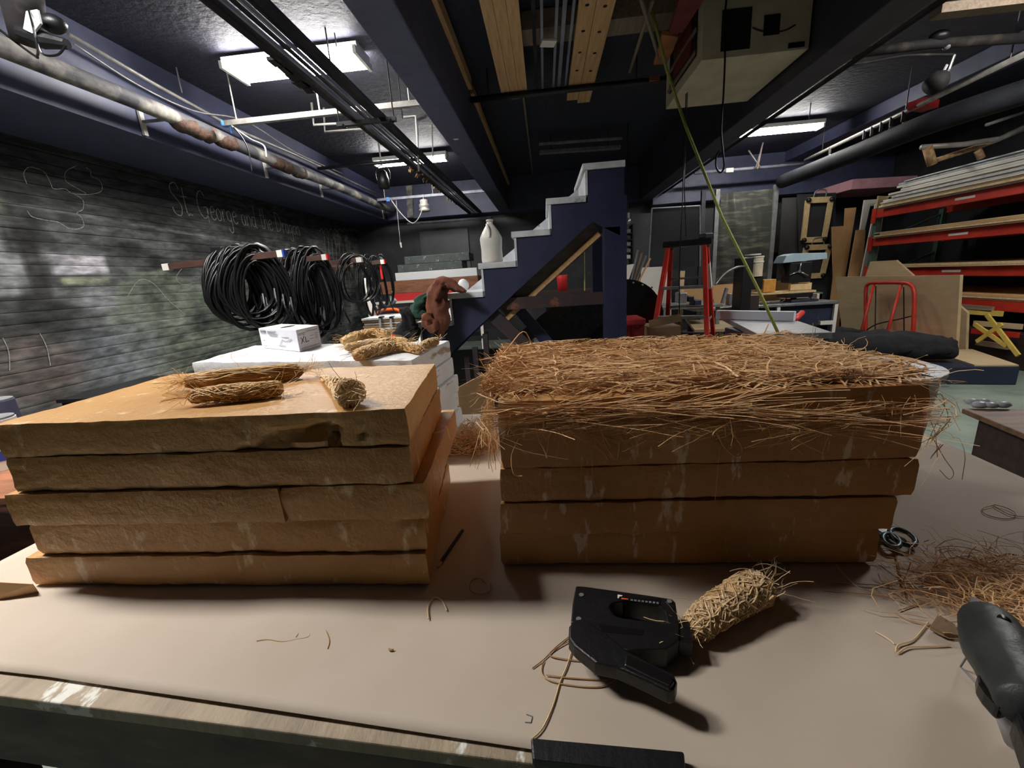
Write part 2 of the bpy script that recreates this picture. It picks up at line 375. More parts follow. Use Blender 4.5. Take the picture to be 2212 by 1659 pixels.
# chalk lines: ribbons lying on the planks
def ribbon(mb, pts, wd=.012):
    pts = smooth_path([(0, a, b) for a, b in pts], 4)
    for i in range(len(pts) - 1):
        a, b = pts[i], pts[i + 1]; d = (b - a)
        if d.length < 1e-6: continue
        n = Vector((0, -d.z, d.y)).normalized() * wd / 2; x = Vector((XW0 + .0045, 0, 0))
        mb.add([x + a - n, x + a + n, x + b + n, x + b - n], [(0, 1, 2, 3)])
GL = {
 'S': (.62, [[(.6, .85), (.45, 1.05), (.15, .95), (.1, .72), (.35, .5), (.55, .25), (.4, -.05), (.08, 0), (0, .2)]]),
 't': (.38, [[(.2, .95), (.18, .3), (.25, 0), (.38, .08)], [(.02, .62), (.38, .66)]]),
 '.': (.25, [[(.05, .02), (.1, .06), (.12, .01)]]),
 'G': (.78, [[(.62, .85), (.4, 1.02), (.1, .75), (.08, .25), (.35, 0), (.62, .15), (.65, .42), (.4, .42)], [(.62, .45), (.6, -.15)]]),
 'e': (.42, [[(.05, .28), (.35, .34), (.25, .52), (.08, .4), (.08, .1), (.25, 0), (.4, .1)]]),
 'o': (.44, [[(.25, .5), (.06, .36), (.1, .05), (.32, .05), (.36, .36), (.22, .5)]]),
 'r': (.36, [[(.06, .5), (.08, 0)], [(.08, .3), (.2, .5), (.34, .46)]]),
 'g': (.44, [[(.32, .45), (.1, .45), (.06, .15), (.28, .08), (.33, .42)], [(.33, .42), (.33, -.3), (.12, -.4), (.02, -.22)]]),
 'a': (.44, [[(.32, .45), (.1, .45), (.05, .12), (.25, .02), (.33, .42)], [(.33, .45), (.34, .08), (.44, .04)]]),
 'n': (.46, [[(.06, .5), (.07, 0)], [(.08, .32), (.24, .5), (.36, .35), (.37, 0)]]),
 'd': (.46, [[(.32, .45), (.1, .45), (.05, .12), (.25, .02), (.34, .3)], [(.36, 1.0), (.35, .05), (.45, .02)]]),
 'h': (.46, [[(.08, 1.0), (.07, 0)], [(.08, .32), (.24, .5), (.36, .35), (.37, 0)]]),
 'D': (.72, [[(.12, .95), (.1, 0)], [(.02, .95), (.4, .92), (.62, .55), (.5, .12), (.05, 0)]]),
 ' ': (.32, [])}
mb = MB(); cur = 0; txt = 'St. George and the Dragon'; tot = sum(GL[c][0] for c in txt); y0, y1 = 4.93, 7.55
for c in txt:
    wdt, st = GL[c]; k = (y1 - y0) / tot; fr = cur / tot; hh = .33 - .04 * fr; bz = CZ + .985 - .03 * fr
    for s_ in st: ribbon(mb, [(y0 + (cur + px) * k, bz + py * hh) for px, py in s_], .011)
    cur += wdt
mb.build('chalk_writing', M_chalkline, wl, fix=False)['label'] = 'handwritten chalk words St. George and the Dragon'
mb = MB()
def wpx(pl, wd=.0065): ribbon(mb, [(ax(a, b, XW0).y, ax(a, b, XW0).z) for a, b in pl], wd)
wpx([(57, 397), (50, 375), (60, 362), (75, 363), (95, 372), (108, 395), (115, 408), (140, 408), (155, 418), (190, 420), (215, 415), (220, 403), (212, 388), (196, 380), (195, 370), (185, 362)])
wpx([(165, 358), (142, 370), (140, 388), (150, 398), (168, 408), (185, 418)])
wpx([(160, 420), (178, 432), (178, 452), (165, 460), (175, 470), (180, 488), (165, 495), (145, 492), (125, 480), (95, 475), (68, 468), (58, 455)])
wpx([(275, 640), (300, 605), (330, 612), (365, 650), (400, 680)], .006)
wpx([(85, 720), (100, 750), (108, 790)], .006); wpx([(5, 730), (18, 760), (20, 800)], .006)
wpx([(480, 560), (440, 570), (400, 575), (380, 600), (395, 615), (420, 610)])
for k in range(7): wpx([(700 + k * 8, 510 + k * 3), (704 + k * 8, 560 + 4 * k), (708 + k * 8, 620)], .015)
for k in range(9): wpx([(690 + k * 10, 500), (694 + k * 10, 494), (699 + k * 10, 503)], .015)
mb.build('chalk_drawing', M_chalkline, wl, fix=False)['label'] = 'thin chalk outlines of clouds and rocks'

# ================================================================== FLUORESCENT FIXTURES
def wrap_fixture(x, y, z, label, L_=1.22, W=.3, group='ceiling fluorescent lights', lm=None):
    t = thing('fluorescent_light', label, 'ceiling light', (x, y, z), group)
    MB().box((x - L_ / 2, y - W * .42, z + .06), (x + L_ / 2, y + W * .42, ZC - .0)).build('housing', M_house, t, bevel=.005) if False else None
    MB().box((x - L_ / 2, y - W * .4, z + .055), (x + L_ / 2, y + W * .4, z + .1)).build('housing', M_house, t, bevel=.005)
    a = W / 2; b = W * .36
    def lens(xa, xb):
        m_ = MB(); m_.hexa([(xa, y - b, z), (xb, y - b, z), (xb, y + b, z), (xa, y + b, z), (xa, y - a, z + .054), (xb, y - a, z + .054), (xb, y + a, z + .054), (xa, y + a, z + .054)]); return m_
    lens(x - L_ / 2 + .03, x + L_ / 2 - .03).build('diffuser', lm or M_lens, t)
    for s in (-1, 1):
        MB().box((x + s * (L_ / 2 - .015) - .014, y - a, z - .002), (x + s * (L_ / 2 - .015) + .014, y + a, z + .056)).build('end_cap', M_house, t)
        MB().box((x + s * .4 - .015, y - .02, z + .1), (x + s * .4 + .015, y + .02, ZC)).build('hanger', M_house, t)
    return t
ZL = CZ + 1.93
wrap_fixture(-2.13, 4.2, ZL, 'large wraparound fluorescent light glowing over the chalk wall, nearest one in view', 1.24, .36)
wrap_fixture(-2.1, .95, ZL, 'wraparound fluorescent light above the left end of the work table, out of frame', lm=M_lensn)
wrap_fixture(3.9, 3.2, ZL, 'wraparound fluorescent light over the right aisle, out of frame')
def tube_fixture(x, y, z, label, L_=1.22, lit=True):
    t = thing('fluorescent_light', label, 'ceiling light', (x, y, z), 'ceiling fluorescent lights')
    m_ = MB(); m_.box((x - L_ / 2, y - .11, z + .035), (x + L_ / 2, y + .11, z + .09)); m_.build('housing', M_house, t, bevel=.004)
    for s in (-1, 1):
        MB().cyl((x - L_ / 2 + .03, y + s * .075, z), (x + L_ / 2 - .03, y + s * .075, z), .02, 12).build('tube', M_lens if lit else M_whitep, t, smooth=True)
        MB().box((x + s * (L_ / 2 - .015) - .012, y - .1, z - .025), (x + s * (L_ / 2 - .015) + .012, y + .1, z + .036)).build('socket', M_house, t)
        MB().cyl((x + s * .45, y, z + .09), (x + s * .45, y, ZC), .006, 6).build('hanger_rod', M_black, t)
    return t
tube_fixture(-2.1, 7.4, ZL, 'two tube strip light glowing near the back wall behind the wrapped pipes')
tube_fixture(3.68, 7.6, ZL, 'two tube strip light glowing right of the whitewashed hanging box', 1.35)

# ================================================================== WORK TABLE
UX = Vector((.9969, -.0785, 0)); VX = Vector((.0785, .9969, 0))
def tb(u, v, z=0): p = UX * u + VX * v; return Vector((p.x, p.y, T + z))
wt = thing('work_table', 'long work table with a paint spattered top under brown paper', 'table', tb(-.1, .9, -T))
def tslab(u0, u1, v0, v1, z0, z1, m_=None):
    m_ = m_ or MB()
    return m_.hexa([tb(u0, v0, z0), tb(u1, v0, z0), tb(u1, v1, z0), tb(u0, v1, z0), tb(u0, v0, z1), tb(u1, v0, z1), tb(u1, v1, z1), tb(u0, v1, z1)])
TU0, TU1, TV0, TV1 = -1.17, .945, .325, 1.47
tslab(TU0, TU1, TV0, TV1, -.022, -.003).build('tabletop', M_tabletop, wt, bevel=.002)
m_ = MB(); tslab(TU0 + .01, TU1 - .01, TV0 + .012, TV0 + .03, -.15, -.022, m_); m_.build('front_apron', M_tableedge, wt)
m_ = MB(); tslab(TU0 + .01, TU0 + .03, TV0 + .03, TV1 - .02, -.12, -.022, m_); m_.build('side_apron', M_tableedge, wt)
m_ = MB(); tslab(TU1 - .03, TU1 - .01, TV0 + .03, TV1 - .02, -.12, -.022, m_); m_.build('side_apron', M_tableedge, wt)
for u, v in ((TU0 + .03, TV0 + .03), (TU1 - .12, TV0 + .03), (TU0 + .03, TV1 - .12), (TU1 - .12, TV1 - .12)):
    tslab(u, u + .09, v, v + .09, -T, -.022).build('leg', M_darkwood, wt, bevel=.003)
tslab(TU0 + .05, TU1 - .05, TV0 + .04, TV1 - .05, -.62, -.6).build('lower_shelf', M_darkwood, wt)
# paper sheet, slightly wavy
def paper():
    vs_, fs_ = [], []; nu, nv = 130, 76
    fl_, fr_ = az(0, 1462, -.5), az(1150, 1602, -.5)
    for j in range(nv + 1):
        for i in range(nu + 1):
            s = i / nu; t_ = j / nv
            u = TU0 + .004 + (TU1 - TU0 - .004) * s
            vf = TV0 + .028 - .02 * max(0, min(1, (u + .75) / .8)); 
            if u > 0.0: vf = TV0 + .004
            v = vf + (TV1 - vf) * t_
            n = noise.noise(Vector((u * 3.1, v * 4.5, 1))) * .0025 + noise.noise(Vector((u * 1.3, v * 9, 5))) * .0015
            hump = .007 * math.exp(-((v - .49) / .03) ** 2) * max(0, math.sin(u * 13 + 1)) * (1 if u < -.1 else .25)
            lift = .012 * max(0, (-1.02 - u) / .15)
            vs_.append(tb(u, v, .001 + max(0, n + .001) + hump + lift))
    for j in range(nv):
        for i in range(nu): a = j * (nu + 1) + i; fs_.append((a, a + 1, a + nu + 2, a + nu + 1))
    m_ = MB(); m_.add(vs_, fs_); return m_
p_ = one('paper_sheet', 'sheet of beige kraft paper spread over the work table', 'paper', paper(), M_paper, smooth=True, fix=False)
sd = p_.modifiers.new('thick', 'SOLIDIFY'); sd.thickness = .0006; sd.offset = -1
m_ = MB(); a = [az(-40, 1300, -.497), az(85, 1283, -.497), az(70, 1262, -.47), az(-60, 1255, -.46)]
m_.add([a[0], a[1], a[2], a[3]], [(0, 1, 2, 3)]); o = one('paper_scrap', 'curled brown paper flap left of the tan foam stack', 'paper', m_, M_card); sd = o.modifiers.new('t', 'SOLIDIFY'); sd.thickness = .001

# ================================================================== FOAM STACKS
def slab(parent, c4, z0, z1, mt, seed, amp=.003, gouges=(), step=.012, name='foam_board', edge=.0022, zfun=None):
    FL, FR_, BR, BL = [Vector((p[0], p[1], 0)) for p in c4]
    nx = max(4, int((FR_ - FL).length / step)); ny = max(4, int((BL - FL).length / (step * 1.6))); nz = 6
    idx = {}; vs_ = []; fs_ = []
    def vert(i, j, k):
        key = (i, j, k)
        if key in idx: return idx[key]
        s, t, q = i / nx, j / ny, k / nz
        p = (FL * (1 - s) + FR_ * s) * (1 - t) + (BL * (1 - s) + BR * s) * t; z = z0 + (z1 - z0) * q
        P = Vector((p.x, p.y, z))
        n = noise.noise_vector(P * 14 + Vector((seed * 7, 0, 0))) * amp * .6 + noise.noise_vector(P * 45 + Vector((0, seed * 3, 0))) * amp * .45
        out = Vector((0, 0, 0))
        # rounded, ragged arrises
        ex = (i in (0, nx)); ey = (j in (0, ny)); ez = (k in (0, nz))
        if (ex or ey) and ez:
            r_ = edge * (.5 + 1.2 * abs(noise.noise(P * 30 + Vector((seed, seed, 0)))))
            if i == 0: out += (FR_ - FL).normalized() * r_
            if i == nx: out -= (FR_ - FL).normalized() * r_
            if j == 0: out += (BL - FL).normalized() * r_
            if j == ny: out -= (BL - FL).normalized() * r_
            out.z += (r_ if k == 0 else -r_) * .45
        for (gc, gr, gd) in gouges:
            dd = math.sqrt(((P.x - gc[0]) / gr[0]) ** 2 + ((P.y - gc[1]) / .05) ** 2 + ((P.z - gc[2]) / gr[1]) ** 2) * (1 + .9 * noise.noise(Vector((P.x * 34 + 5, 2, P.z * 55))))
            if dd < 1: out += (BL - FL).normalized() * gd * (1 - dd) ** .5 * (.7 + .6 * noise.noise(P * 60))
        if k == nz and not (ex or ey): n.z *= .5
        idx[key] = len(vs_); vs_.append(P + n + out); return idx[key]
    for i in range(nx):
        for j in range(ny):
            fs_.append((vert(i, j, nz), vert(i + 1, j, nz), vert(i + 1, j + 1, nz), vert(i, j + 1, nz)))
            fs_.append((vert(i, j, 0), vert(i, j + 1, 0), vert(i + 1, j + 1, 0), vert(i + 1, j, 0)))
        for k in range(nz):
            fs_.append((vert(i, 0, k), vert(i + 1, 0, k), vert(i + 1, 0, k + 1), vert(i, 0, k + 1)))
            fs_.append((vert(i, ny, k), vert(i, ny, k + 1), vert(i + 1, ny, k + 1), vert(i + 1, ny, k)))
    for j in range(ny):
        for k in range(nz):
            fs_.append((vert(0, j, k), vert(0, j, k + 1), vert(0, j + 1, k + 1), vert(0, j + 1, k)))
            fs_.append((vert(nx, j, k), vert(nx, j + 1, k), vert(nx, j + 1, k + 1), vert(nx, j, k + 1)))
    m_ = MB(); m_.add(vs_, fs_)
    o = m_.build(name, mt, parent, smooth=True, fix=False)
    o.data.set_sharp_from_angle(angle=R(38))
    return o
TS = T + .0055
def fy(px, py, Y): return ay(px, py, Y).x
ls = thing('foam_bale', 'tan painted bale of stacked foam boards, left one, raffia bundles on its top', 'prop', (-.58, .77, TS))
hs = [-.1815, -.2415, -.305, -.3685, -.434, -.4945]
g1 = ay(655, 935, .585)
xl = [-.925, -.925, -.945, -.937, -.963]; xr = [-.218, -.219, -.203, -.214, -.217]; yfr = [.585, .583, .578, .590, .583]
for i in range(5):
    z1 = CZ + hs[i] - .0006; z0 = CZ + hs[i + 1] + .0006; y = yfr[i]
    bkx = [-.262, -.262, -.235, -.262, -.258][i]; bky = [.935, .945, .968, .945, .94][i]
    blx, bly = (-.955, .965)
    if i == 2:
        xm = fy(611, 1090, .58)
        slab(ls, [(xl[i], y), (xm - .0015, y), (xm - .02, .955), (blx, bly)], z0, z1, M_tan, i + 1, .0022)
        slab(ls, [(xm + .0015, y + .004), (xr[i], y + .004), (bkx, bky), (xm - .015, .95)], z0, z1, M_tan, i + 9, .0045)
    else:
        g = ()
        if i == 0: g = [((g1.x, .585, g1.z), (.085, .013), .02), ((ay(695, 930, .585).x, .585, ay(690, 932, .585).z), (.03, .018), .022), ((ay(560, 950, .585).x, .585, CZ - .236), (.12, .006), .012)]
        if i == 3: g = [((-.222, .6, CZ - .375), (.03, .02), .02)]
        slab(ls, [(xl[i], y), (xr[i], y), (bkx, bky), (blx, bly)], z0, z1, M_tan, i + 1, [.0022, .004, .003, .005, .003][i], g)
rs_ = thing('foam_bale', 'ochre painted bale of stacked foam boards covered in glued straw, right one', 'prop', (.23, .86, TS))
hr = [-.19, -.307, -.370, -.430, -.4945]; xl = [-.085, -.09, -.093, -.099]; xr = [.552, .555, .533, .520]; yf_ = [.63, .631, .628, .634]
for i in range(4):
    z1 = CZ + hr[i] - .0006; z0 = CZ + hr[i + 1] + .0006
    sl = .0
    slab(rs_, [(xl[i], yf_[i]), (xr[i], yf_[i]), (xr[i] + .005, 1.06), (-.115, 1.10)], z0, z1, M_tanr, i + 21, [.0022, .0035, .003, .002][i])
slab(rs_, [(.533, .70), (.575, .70), (.575, 1.0), (.533, 1.0)], CZ - .40, CZ - .375, M_tanr, 40, .003)
wsb = thing('foam_bale', 'white painted bale of stacked foam boards behind the left tan bale', 'prop', (-.72, 1.25, TS))
hw = [-.195, -.255, -.315, -.375, -.435, -.4945]
for i in range(5):
    o_ = [0, .004, .012, .006, .014][i]
    slab(wsb, [(-1.12 - o_, 1.21), (-.36 + o_, 1.06 - o_), (-.335 + o_ * 1.3, 1.40), (-1.15, 1.55)], CZ + hw[i + 1] + .0006, CZ + hw[i] - .0006, M_white, i + 50, .0028, step=.016)

# ================================================================== STRAW
def strand(mb, p, d, L_, r, bend=.25, nrm=None, seg=6, curl=0, zmin=None, zmax=None, lim=None):
    p = Vector(p); d = Vector(d).normalized(); pts = [p.copy()]; c = rnd(-curl, curl)
    for i in range(seg):
        d = d + Vector((rnd(-bend, bend), rnd(-bend, bend), rnd(-bend, bend) * (.5 if nrm is None else .2)))
        if c: d = Matrix.Rotation(c, 3, 'Z') @ d
        d.normalize(); p = p + d * L_ / seg
        if zmin is not None and p.z < zmin: p.z = zmin; d.z = abs(d.z) * .3
        if zmax is not None and p.z > zmax: p.z = zmax; d.z = -abs(d.z) * .3
        if lim and (p.x < lim[0] or p.x > lim[1]): p.x = max(lim[0], min(lim[1], p.x)) + rnd(-.006, .004); d.x = -d.x * .3
        if lim and p.y > lim[2]: p.y = lim[2] - rnd(0, .01); d.y = -abs(d.y)
        if lim and p.y < lim[3]: p.y = lim[3] + rnd(0, .008); d.y = abs(d.y)
        pts.append(p.copy())
    mb.tube(pts, r, 3, flat=.45)
ZT = CZ - .19
def straw_mat(n, mt, seed, rmin, rmax, name):
    random.seed(seed); mb = MB()
    for k in range(n):
        x = rnd(-.1, .555); y = rnd(.655, 1.085 - .1 * max(0, x)) if random.random() < .93 else rnd(.62, .66)
        prof = .013 * min(1, (y - .62) / .08) * (1 - .3 * abs(x - .2) / .35) + .004
        if y < .68 and -.02 < x < .3 and random.random() < .6: continue
        z = ZT + .002 + rnd(0, 1) * prof + (.007 * max(0, noise.noise(Vector((x * 7, y * 7, 0)))))
        an = random.gauss(0, .45) + (math.pi if random.random() < .5 else 0)
        if random.random() < .12: an = rnd(0, 6.28)
        strand(mb, (x, y, z), (math.cos(an), math.sin(an), rnd(-.1, .1)), rnd(.06, .17), rnd(rmin, rmax), .2, seg=7, curl=.16, zmin=ZT + .002, zmax=ZT + .024, lim=(-.118, .572, 1.09 - .08 * max(0, x), (.672 if x < .08 else .652) if random.random() < .93 else .6))
    o = mb.build(name, mt, rs_, fix=False); o['kind'] = 'stuff'; return o
straw_mat(2500, M_straw, 11, .0005, .0018, 'straw_cover')['label'] = 'golden straw glued over the top'
straw_mat(1500, M_straw2, 12, .0004, .001, 'straw_cover')['label'] = 'darker straw under the golden straw'
random.seed(13); mb = MB()
for k in range(560):       # band along the upper part of the front face
    x = rnd(-.08, .53); zc = CZ - .222 + .012 * math.sin(x * 9 + 1) - .004 * x; z = zc + random.gauss(0, .009)
    if z > CZ - .194: z = CZ - .196
    s_ = random.choice((-1, 1)); strand(mb, (x, .626 - rnd(0, .01), z), (s_, rnd(-.04, .03), random.gauss(0, .14)), rnd(.06, .2), rnd(.0004, .001), .16, seg=8, nrm=1, curl=.05, lim=(-.112, .572, 9, -9))
for k in range(150):       # hanging wisps on the front face
    x = rnd(-.08, .53); strand(mb, (x, .622, CZ - .2 - rnd(0, .03)), (rnd(-.8, .8), rnd(-.12, .02), -rnd(.3, 1)), rnd(.02, .07), rnd(.0004, .0008), .3, seg=5)
for k in range(120):       # overhang at the left end
    y = rnd(.64, 1.05); strand(mb, (-.1 + rnd(0, .03), y, ZT + rnd(0, .02)), (-rnd(.2, 1), rnd(-.5, .4), rnd(-.6, .3)), rnd(.03, .085), rnd(.0004, .0009), .4, seg=6)
for k in range(46):
    y = rnd(.64, .75); strand(mb, (-.1 - rnd(0, .012), y, ZT - rnd(0, .02)), (-rnd(0, .15), -rnd(0, .12), -1), rnd(.04, .13), rnd(.0005, .001), .14, seg=6)
for k in range(170):       # right end fringe
    y = rnd(.62, 1.0); strand(mb, (.545 + rnd(-.02, .01), y, ZT + rnd(-.03, .02)), (rnd(.2, 1), rnd(-.5, .5), rnd(-1, .4)), rnd(.03, .08), rnd(.0004, .0008), .6, seg=8, curl=.4, lim=(0, .605, 9, -9))
o = mb.build('straw_fringe', M_straw, rs_, fix=False); o['kind'] = 'stuff'
def px_strand(mb, pl, Y=None, h=None, r=.0009, yj=0):
    if Y is not None: pts = [ay(a, b, Y) for a, b in pl]
    else: pts = [az(a, b, h) for a, b in pl]
    mb.tube(smooth_path(pts, 4), r, 4)
mb = MB()
for pl, r_ in [([(1563, 897), (1580, 932), (1600, 962), (1601, 980), (1588, 985), (1565, 966), (1548, 935)], .0012), ([(1103, 896), (1100, 922), (1117, 943), (1150, 947), (1172, 930), (1175, 906)], .001),
              ([(1120, 948), (1105, 985), (1110, 1024), (1128, 1028)], .001), ([(1210, 912), (1188, 940), (1184, 962), (1179, 990)], .0009), ([(1240, 940), (1290, 970), (1311, 988), (1305, 1000)], .0008),
              ([(1300, 935), (1310, 965), (1332, 993), (1338, 955)], .0008), ([(1280, 958), (1325, 990), (1350, 997), (1365, 987)], .0007), ([(1720, 950), (1760, 970), (1785, 977), (1792, 952)], .0009), ([(1277, 970), (1282, 1030), (1290, 1068)], .0005),
              ([(1556, 962), (1550, 1020), (1544, 1085)], .0005), ([(1255, 990), (1256, 1050)], .0004), ([(1185, 850), (1200, 870), (1232, 915), (1238, 880)], .001)]:
    px_strand(mb, pl, Y=.618, r=r_)
for pl in [[(1062, 795), (1095, 755), (1130, 716), (1150, 745), (1175, 782)], [(1036, 775), (1045, 790), (1060, 810)], [(1036, 778), (1075, 770), (1110, 765)], [(1212, 770), (1216, 750), (1240, 743), (1270, 762)],
           [(1300, 772), (1345, 755), (1405, 735), (1430, 762)], [(1590, 778), (1640, 735), (1660, 700)], [(1520, 765), (1560, 735), (1640, 740), (1700, 762)], [(1667, 745), (1670, 770), (1680, 775)]]:
    px_strand(mb, pl, Y=.95, r=.0013)
for pl in [[(2010, 845), (2035, 870), (2048, 900), (2030, 935), (2005, 950)], [(2000, 880), (2030, 850), (2040, 880), (2020, 920), (2000, 965)], [(2012, 940), (2040, 990), (2060, 1020), (2050, 1035), (2030, 1015)], [(2005, 900), (2020, 935), (2025, 990)]]:
    px_strand(mb, pl, Y=.66, r=.0006)
o = mb.build('loose_straw', M_straw, rs_, fix=False); o['kind'] = 'stuff'; o['label'] = 'long loose loops of straw hanging off the edges'

# raffia bundles --------------------------------------------------------
def bundle(name, label, path, rad, n, mt, seed, loose=.15, core=M_jute, wrap=True, group='raffia bundles', cat='raffia bundle', base=None, wind=0.0, sr=.0008):
    random.seed(seed); path = [Vector(p) for p in path]; sp = smooth_path(path, 5); K = len(sp)
    rr_ = [rad(i / (K - 1)) * min(1, .35 + 8 * i / (K - 1), .35 + 8 * (1 - i / (K - 1))) for i in range(K)]
    zb = min(p.z - r_ for p, r_ in zip(sp, rr_)) if base is None else base
    c0 = sp[K // 2]; t = thing(name, label, cat, (c0.x, c0.y, zb), group)
    mb = MB(); mb.tube(sp, [max(.001, r_ * .78) for r_ in rr_], 10); mb.build('core', core, t, smooth=True, fix=False)
    mb = MB()
    for k in range(n):
        i0 = random.randrange(0, K - 1); ln = random.randrange(max(3, K // 4), K); a0 = rnd(0, 6.28); dr = random.choice((-1, 1)) * rnd(.0, wind); pts = []
        r0 = rnd(.78, 1.14)
        for i in range(i0, min(K, i0 + ln)):
            p = sp[i]; tt = (sp[min(K - 1, i + 1)] - sp[max(0, i - 1)]).normalized(); u = tt.cross(Vector((0, 0, 1))).normalized(); v = tt.cross(u)
            a0 += dr + rnd(-.25, .25); q = p + (u * math.cos(a0) + v * math.sin(a0)) * rr_[i] * r0 * rnd(.92, 1.06)
            if q.z < zb + .0006: q.z = zb + .0006
            pts.append(q)
        if len(pts) > 2: mb.tube(pts, rnd(.6, 1.7) * sr, 3, flat=.5)
    o = mb.build('strands', mt, t, fix=False); o['kind'] = 'stuff'
    mb = MB()
    for k in range(int(n * loose)):
        i = random.choice((0, 1, K - 2, K - 1)) if random.random() < .7 else random.randrange(K); p = sp[i]; tt = (sp[-1] - sp[0]).normalized() * (-1 if i < K / 2 else 1)
        strand(mb, p + Vector((rnd(-1, 1), rnd(-1, 1), rnd(-.5, 1))) * rr_[i], tt + Vector((rnd(-.6, .6), rnd(-.6, .6), rnd(-.3, .5))), rnd(.015, .06), sr * rnd(.4, .8), .4, zmin=zb + .0006)
    if len(mb.v):
        o = mb.build('loose_ends', mt, t, fix=False); o['kind'] = 'stuff'
    return t
def hz(px, py, h, dz=0): p = az(px, py, h); p.z += dz; return p
ZB = -.181
bundle('raffia_bundle', 'long frayed brown raffia bundle at the back of the left tan bale top', [hz(400, 826, ZB + .016), hz(470, 820, ZB + .018), hz(560, 812, ZB + .016), hz(655, 800, ZB + .016)], lambda t: .0145 + .004 * math.sin(t * 3.1), 460, M_jute, 31, .45, sr=.0008)
bundle('raffia_bundle', 'shorter pale bound raffia roll in front of the long bundle on the left bale', [hz(408, 860, ZB + .014), hz(470, 852, ZB + .016), hz(550, 845, ZB + .015), hz(612, 838, ZB + .013)], lambda t: .013 + .002 * math.sin(t * 3.1), 260, M_jute, 32, .25, wind=.9, sr=.0008)
bundle('raffia_bundle', 'cone shaped knot of pale raffia on the right of the left bale top', [hz(692, 812, ZB + .006), hz(720, 826, ZB + .012), hz(745, 842, ZB + .019), hz(762, 852, ZB + .021)], lambda t: .004 + .02 * t, 260, M_raffia, 33, .25, wind=.8, sr=.0009)
ZW = -.195
for i, (pts, rad_, lb) in enumerate([
    ([(740, 738), (775, 728), (812, 722), (835, 726)], .022, 'thick raffia roll at the back left of the white bale top'),
    ([(745, 752), (790, 745), (835, 742)], .016, 'raffia roll lying left of centre on the white bale'),
    ([(808, 745), (850, 738), (878, 742)], .016, 'raffia roll in the middle of the white bale behind the front one'),
    ([(765, 768), (790, 762), (830, 752), (855, 748)], .018, 'front slanting raffia roll with a blunt end on the white bale'),
    ([(845, 752), (880, 750), (905, 756)], .014, 'flattened raffia roll right of centre on the white bale'),
    ([(908, 752), (925, 742), (945, 736)], .0135, 'small raffia roll by itself near the right end of the white bale')]):
    bundle('raffia_bundle', lb, [hz(a, b, ZW + rad_) for a, b in pts], lambda t, q=rad_: q * (.82 + .18 * math.sin(t * 3.1)), 170, M_jute if i % 2 == 0 else M_raffia, 40 + i, .2, wind=.9, sr=.0012)
bundle('raffia_bundle', 'blunt cut raffia bundle beside the nose of the black staple gun', [hz(1490, 1362, -.478), hz(1540, 1325, -.474), hz(1595, 1290, -.472), hz(1650, 1262, -.47)], lambda t: .0185 + .0065 * t, 700, M_raffia, 52, .12, base=T + .004, sr=.0010, wind=1.2, core=M_jute)
# tangled heaps (not countable)
def heap(name, label, c, rx, ry, hgt, n, mt, seed, r_=.0007, L_=(.03, .09)):
    random.seed(seed); mb = MB()
    for k in range(n):
        a = rnd(0, 6.28); q = math.sqrt(random.random()); x = c[0] + rx * q * math.cos(a); y = c[1] + ry * q * math.sin(a); z = c[2] + hgt * (1 - q * q) * random.random()
        b = rnd(0, 6.28); strand(mb, (x, y, z + .002), (math.cos(b), math.sin(b), rnd(-.2, .5)), rnd(*L_), rnd(.6, 1.3) * r_, .5, seg=7, curl=.5, zmin=c[2] + .002, zmax=c[2] + hgt * 1.15)
    o = mb.build(name, mt, fix=False); tag(o, label, 'raffia'); o['kind'] = 'stuff'; return o
hp = az(1015, 958, -.49); heap('raffia_tangle', 'tangled heap of raffia on the table between the two tan bales', (hp.x, hp.y, T + .002), .085, .07, .055, 620, M_straw, 61, .0013)
hp = az(2190, 1290, -.49); heap('raffia_tangle', 'loose pile of red brown raffia at the right edge behind the glue gun', (hp.x + .01, hp.y, T + .002), .12, .085, .03, 620, M_straw, 62, .0007, (.05, .14))
# single strands lying on the paper
def loose(label, pls, r_, mt=M_straw2, name='raffia_strand', h=-.497, seed=0):
    random.seed(seed); mb = MB()
    for pl in pls: mb.tube(smooth_path([hz(a, b, h, rnd(0, .0015)) for a, b in pl], 4), r_, 4)
    return one(name, label, 'raffia', mb, mt, 'stray raffia on the paper', fix=False)
loose('branching wisp of raffia on the paper in front of the left bale', [[(555, 1386), (580, 1383), (610, 1387), (640, 1382), (670, 1374), (660, 1350), (655, 1325), (650, 1310)], [(657, 1350), (648, 1366), (640, 1378)], [(657, 1333), (690, 1345), (705, 1365), (712, 1385), (708, 1402)], [(652, 1328), (690, 1318), (710, 1330)]], .0009)
loose('short arched curl of raffia standing on the paper below the gap between bales', [[(926, 1338), (925, 1312), (938, 1292), (955, 1298), (966, 1320)]], .0013, M_raffia)
loose('faint ring of raffia on the paper near the right bale corner', [[(1050, 1262), (1035, 1250), (1018, 1255), (1016, 1275), (1035, 1284), (1058, 1278), (1060, 1262)]], .0007)
loose('oval raffia ring on the paper at the far right', [[(2145, 1093), (2122, 1100), (2130, 1112), (2165, 1121), (2190, 1119), (2192, 1108), (2170, 1097), (2145, 1092), (2180, 1112), (2212, 1117)]], .0008)
loose('long raffia strand running from the staple gun over the table edge', [[(1238, 1398), (1225, 1440), (1210, 1475), (1195, 1525), (1172, 1575), (1150, 1596)]], .0011, M_raffia)
loose('looped raffia wisps left of the staple gun handle', [[(1228, 1378), (1200, 1400), (1175, 1425), (1150, 1444)], [(1175, 1428), (1170, 1450), (1185, 1470), (1240, 1482), (1300, 1484), (1330, 1468)], [(1180, 1460), (1240, 1466), (1310, 1470)], [(1338, 1470), (1380, 1478), (1415, 1484)], [(1235, 1384), (1190, 1410), (1200, 1422), (1280, 1432)]], .0009)
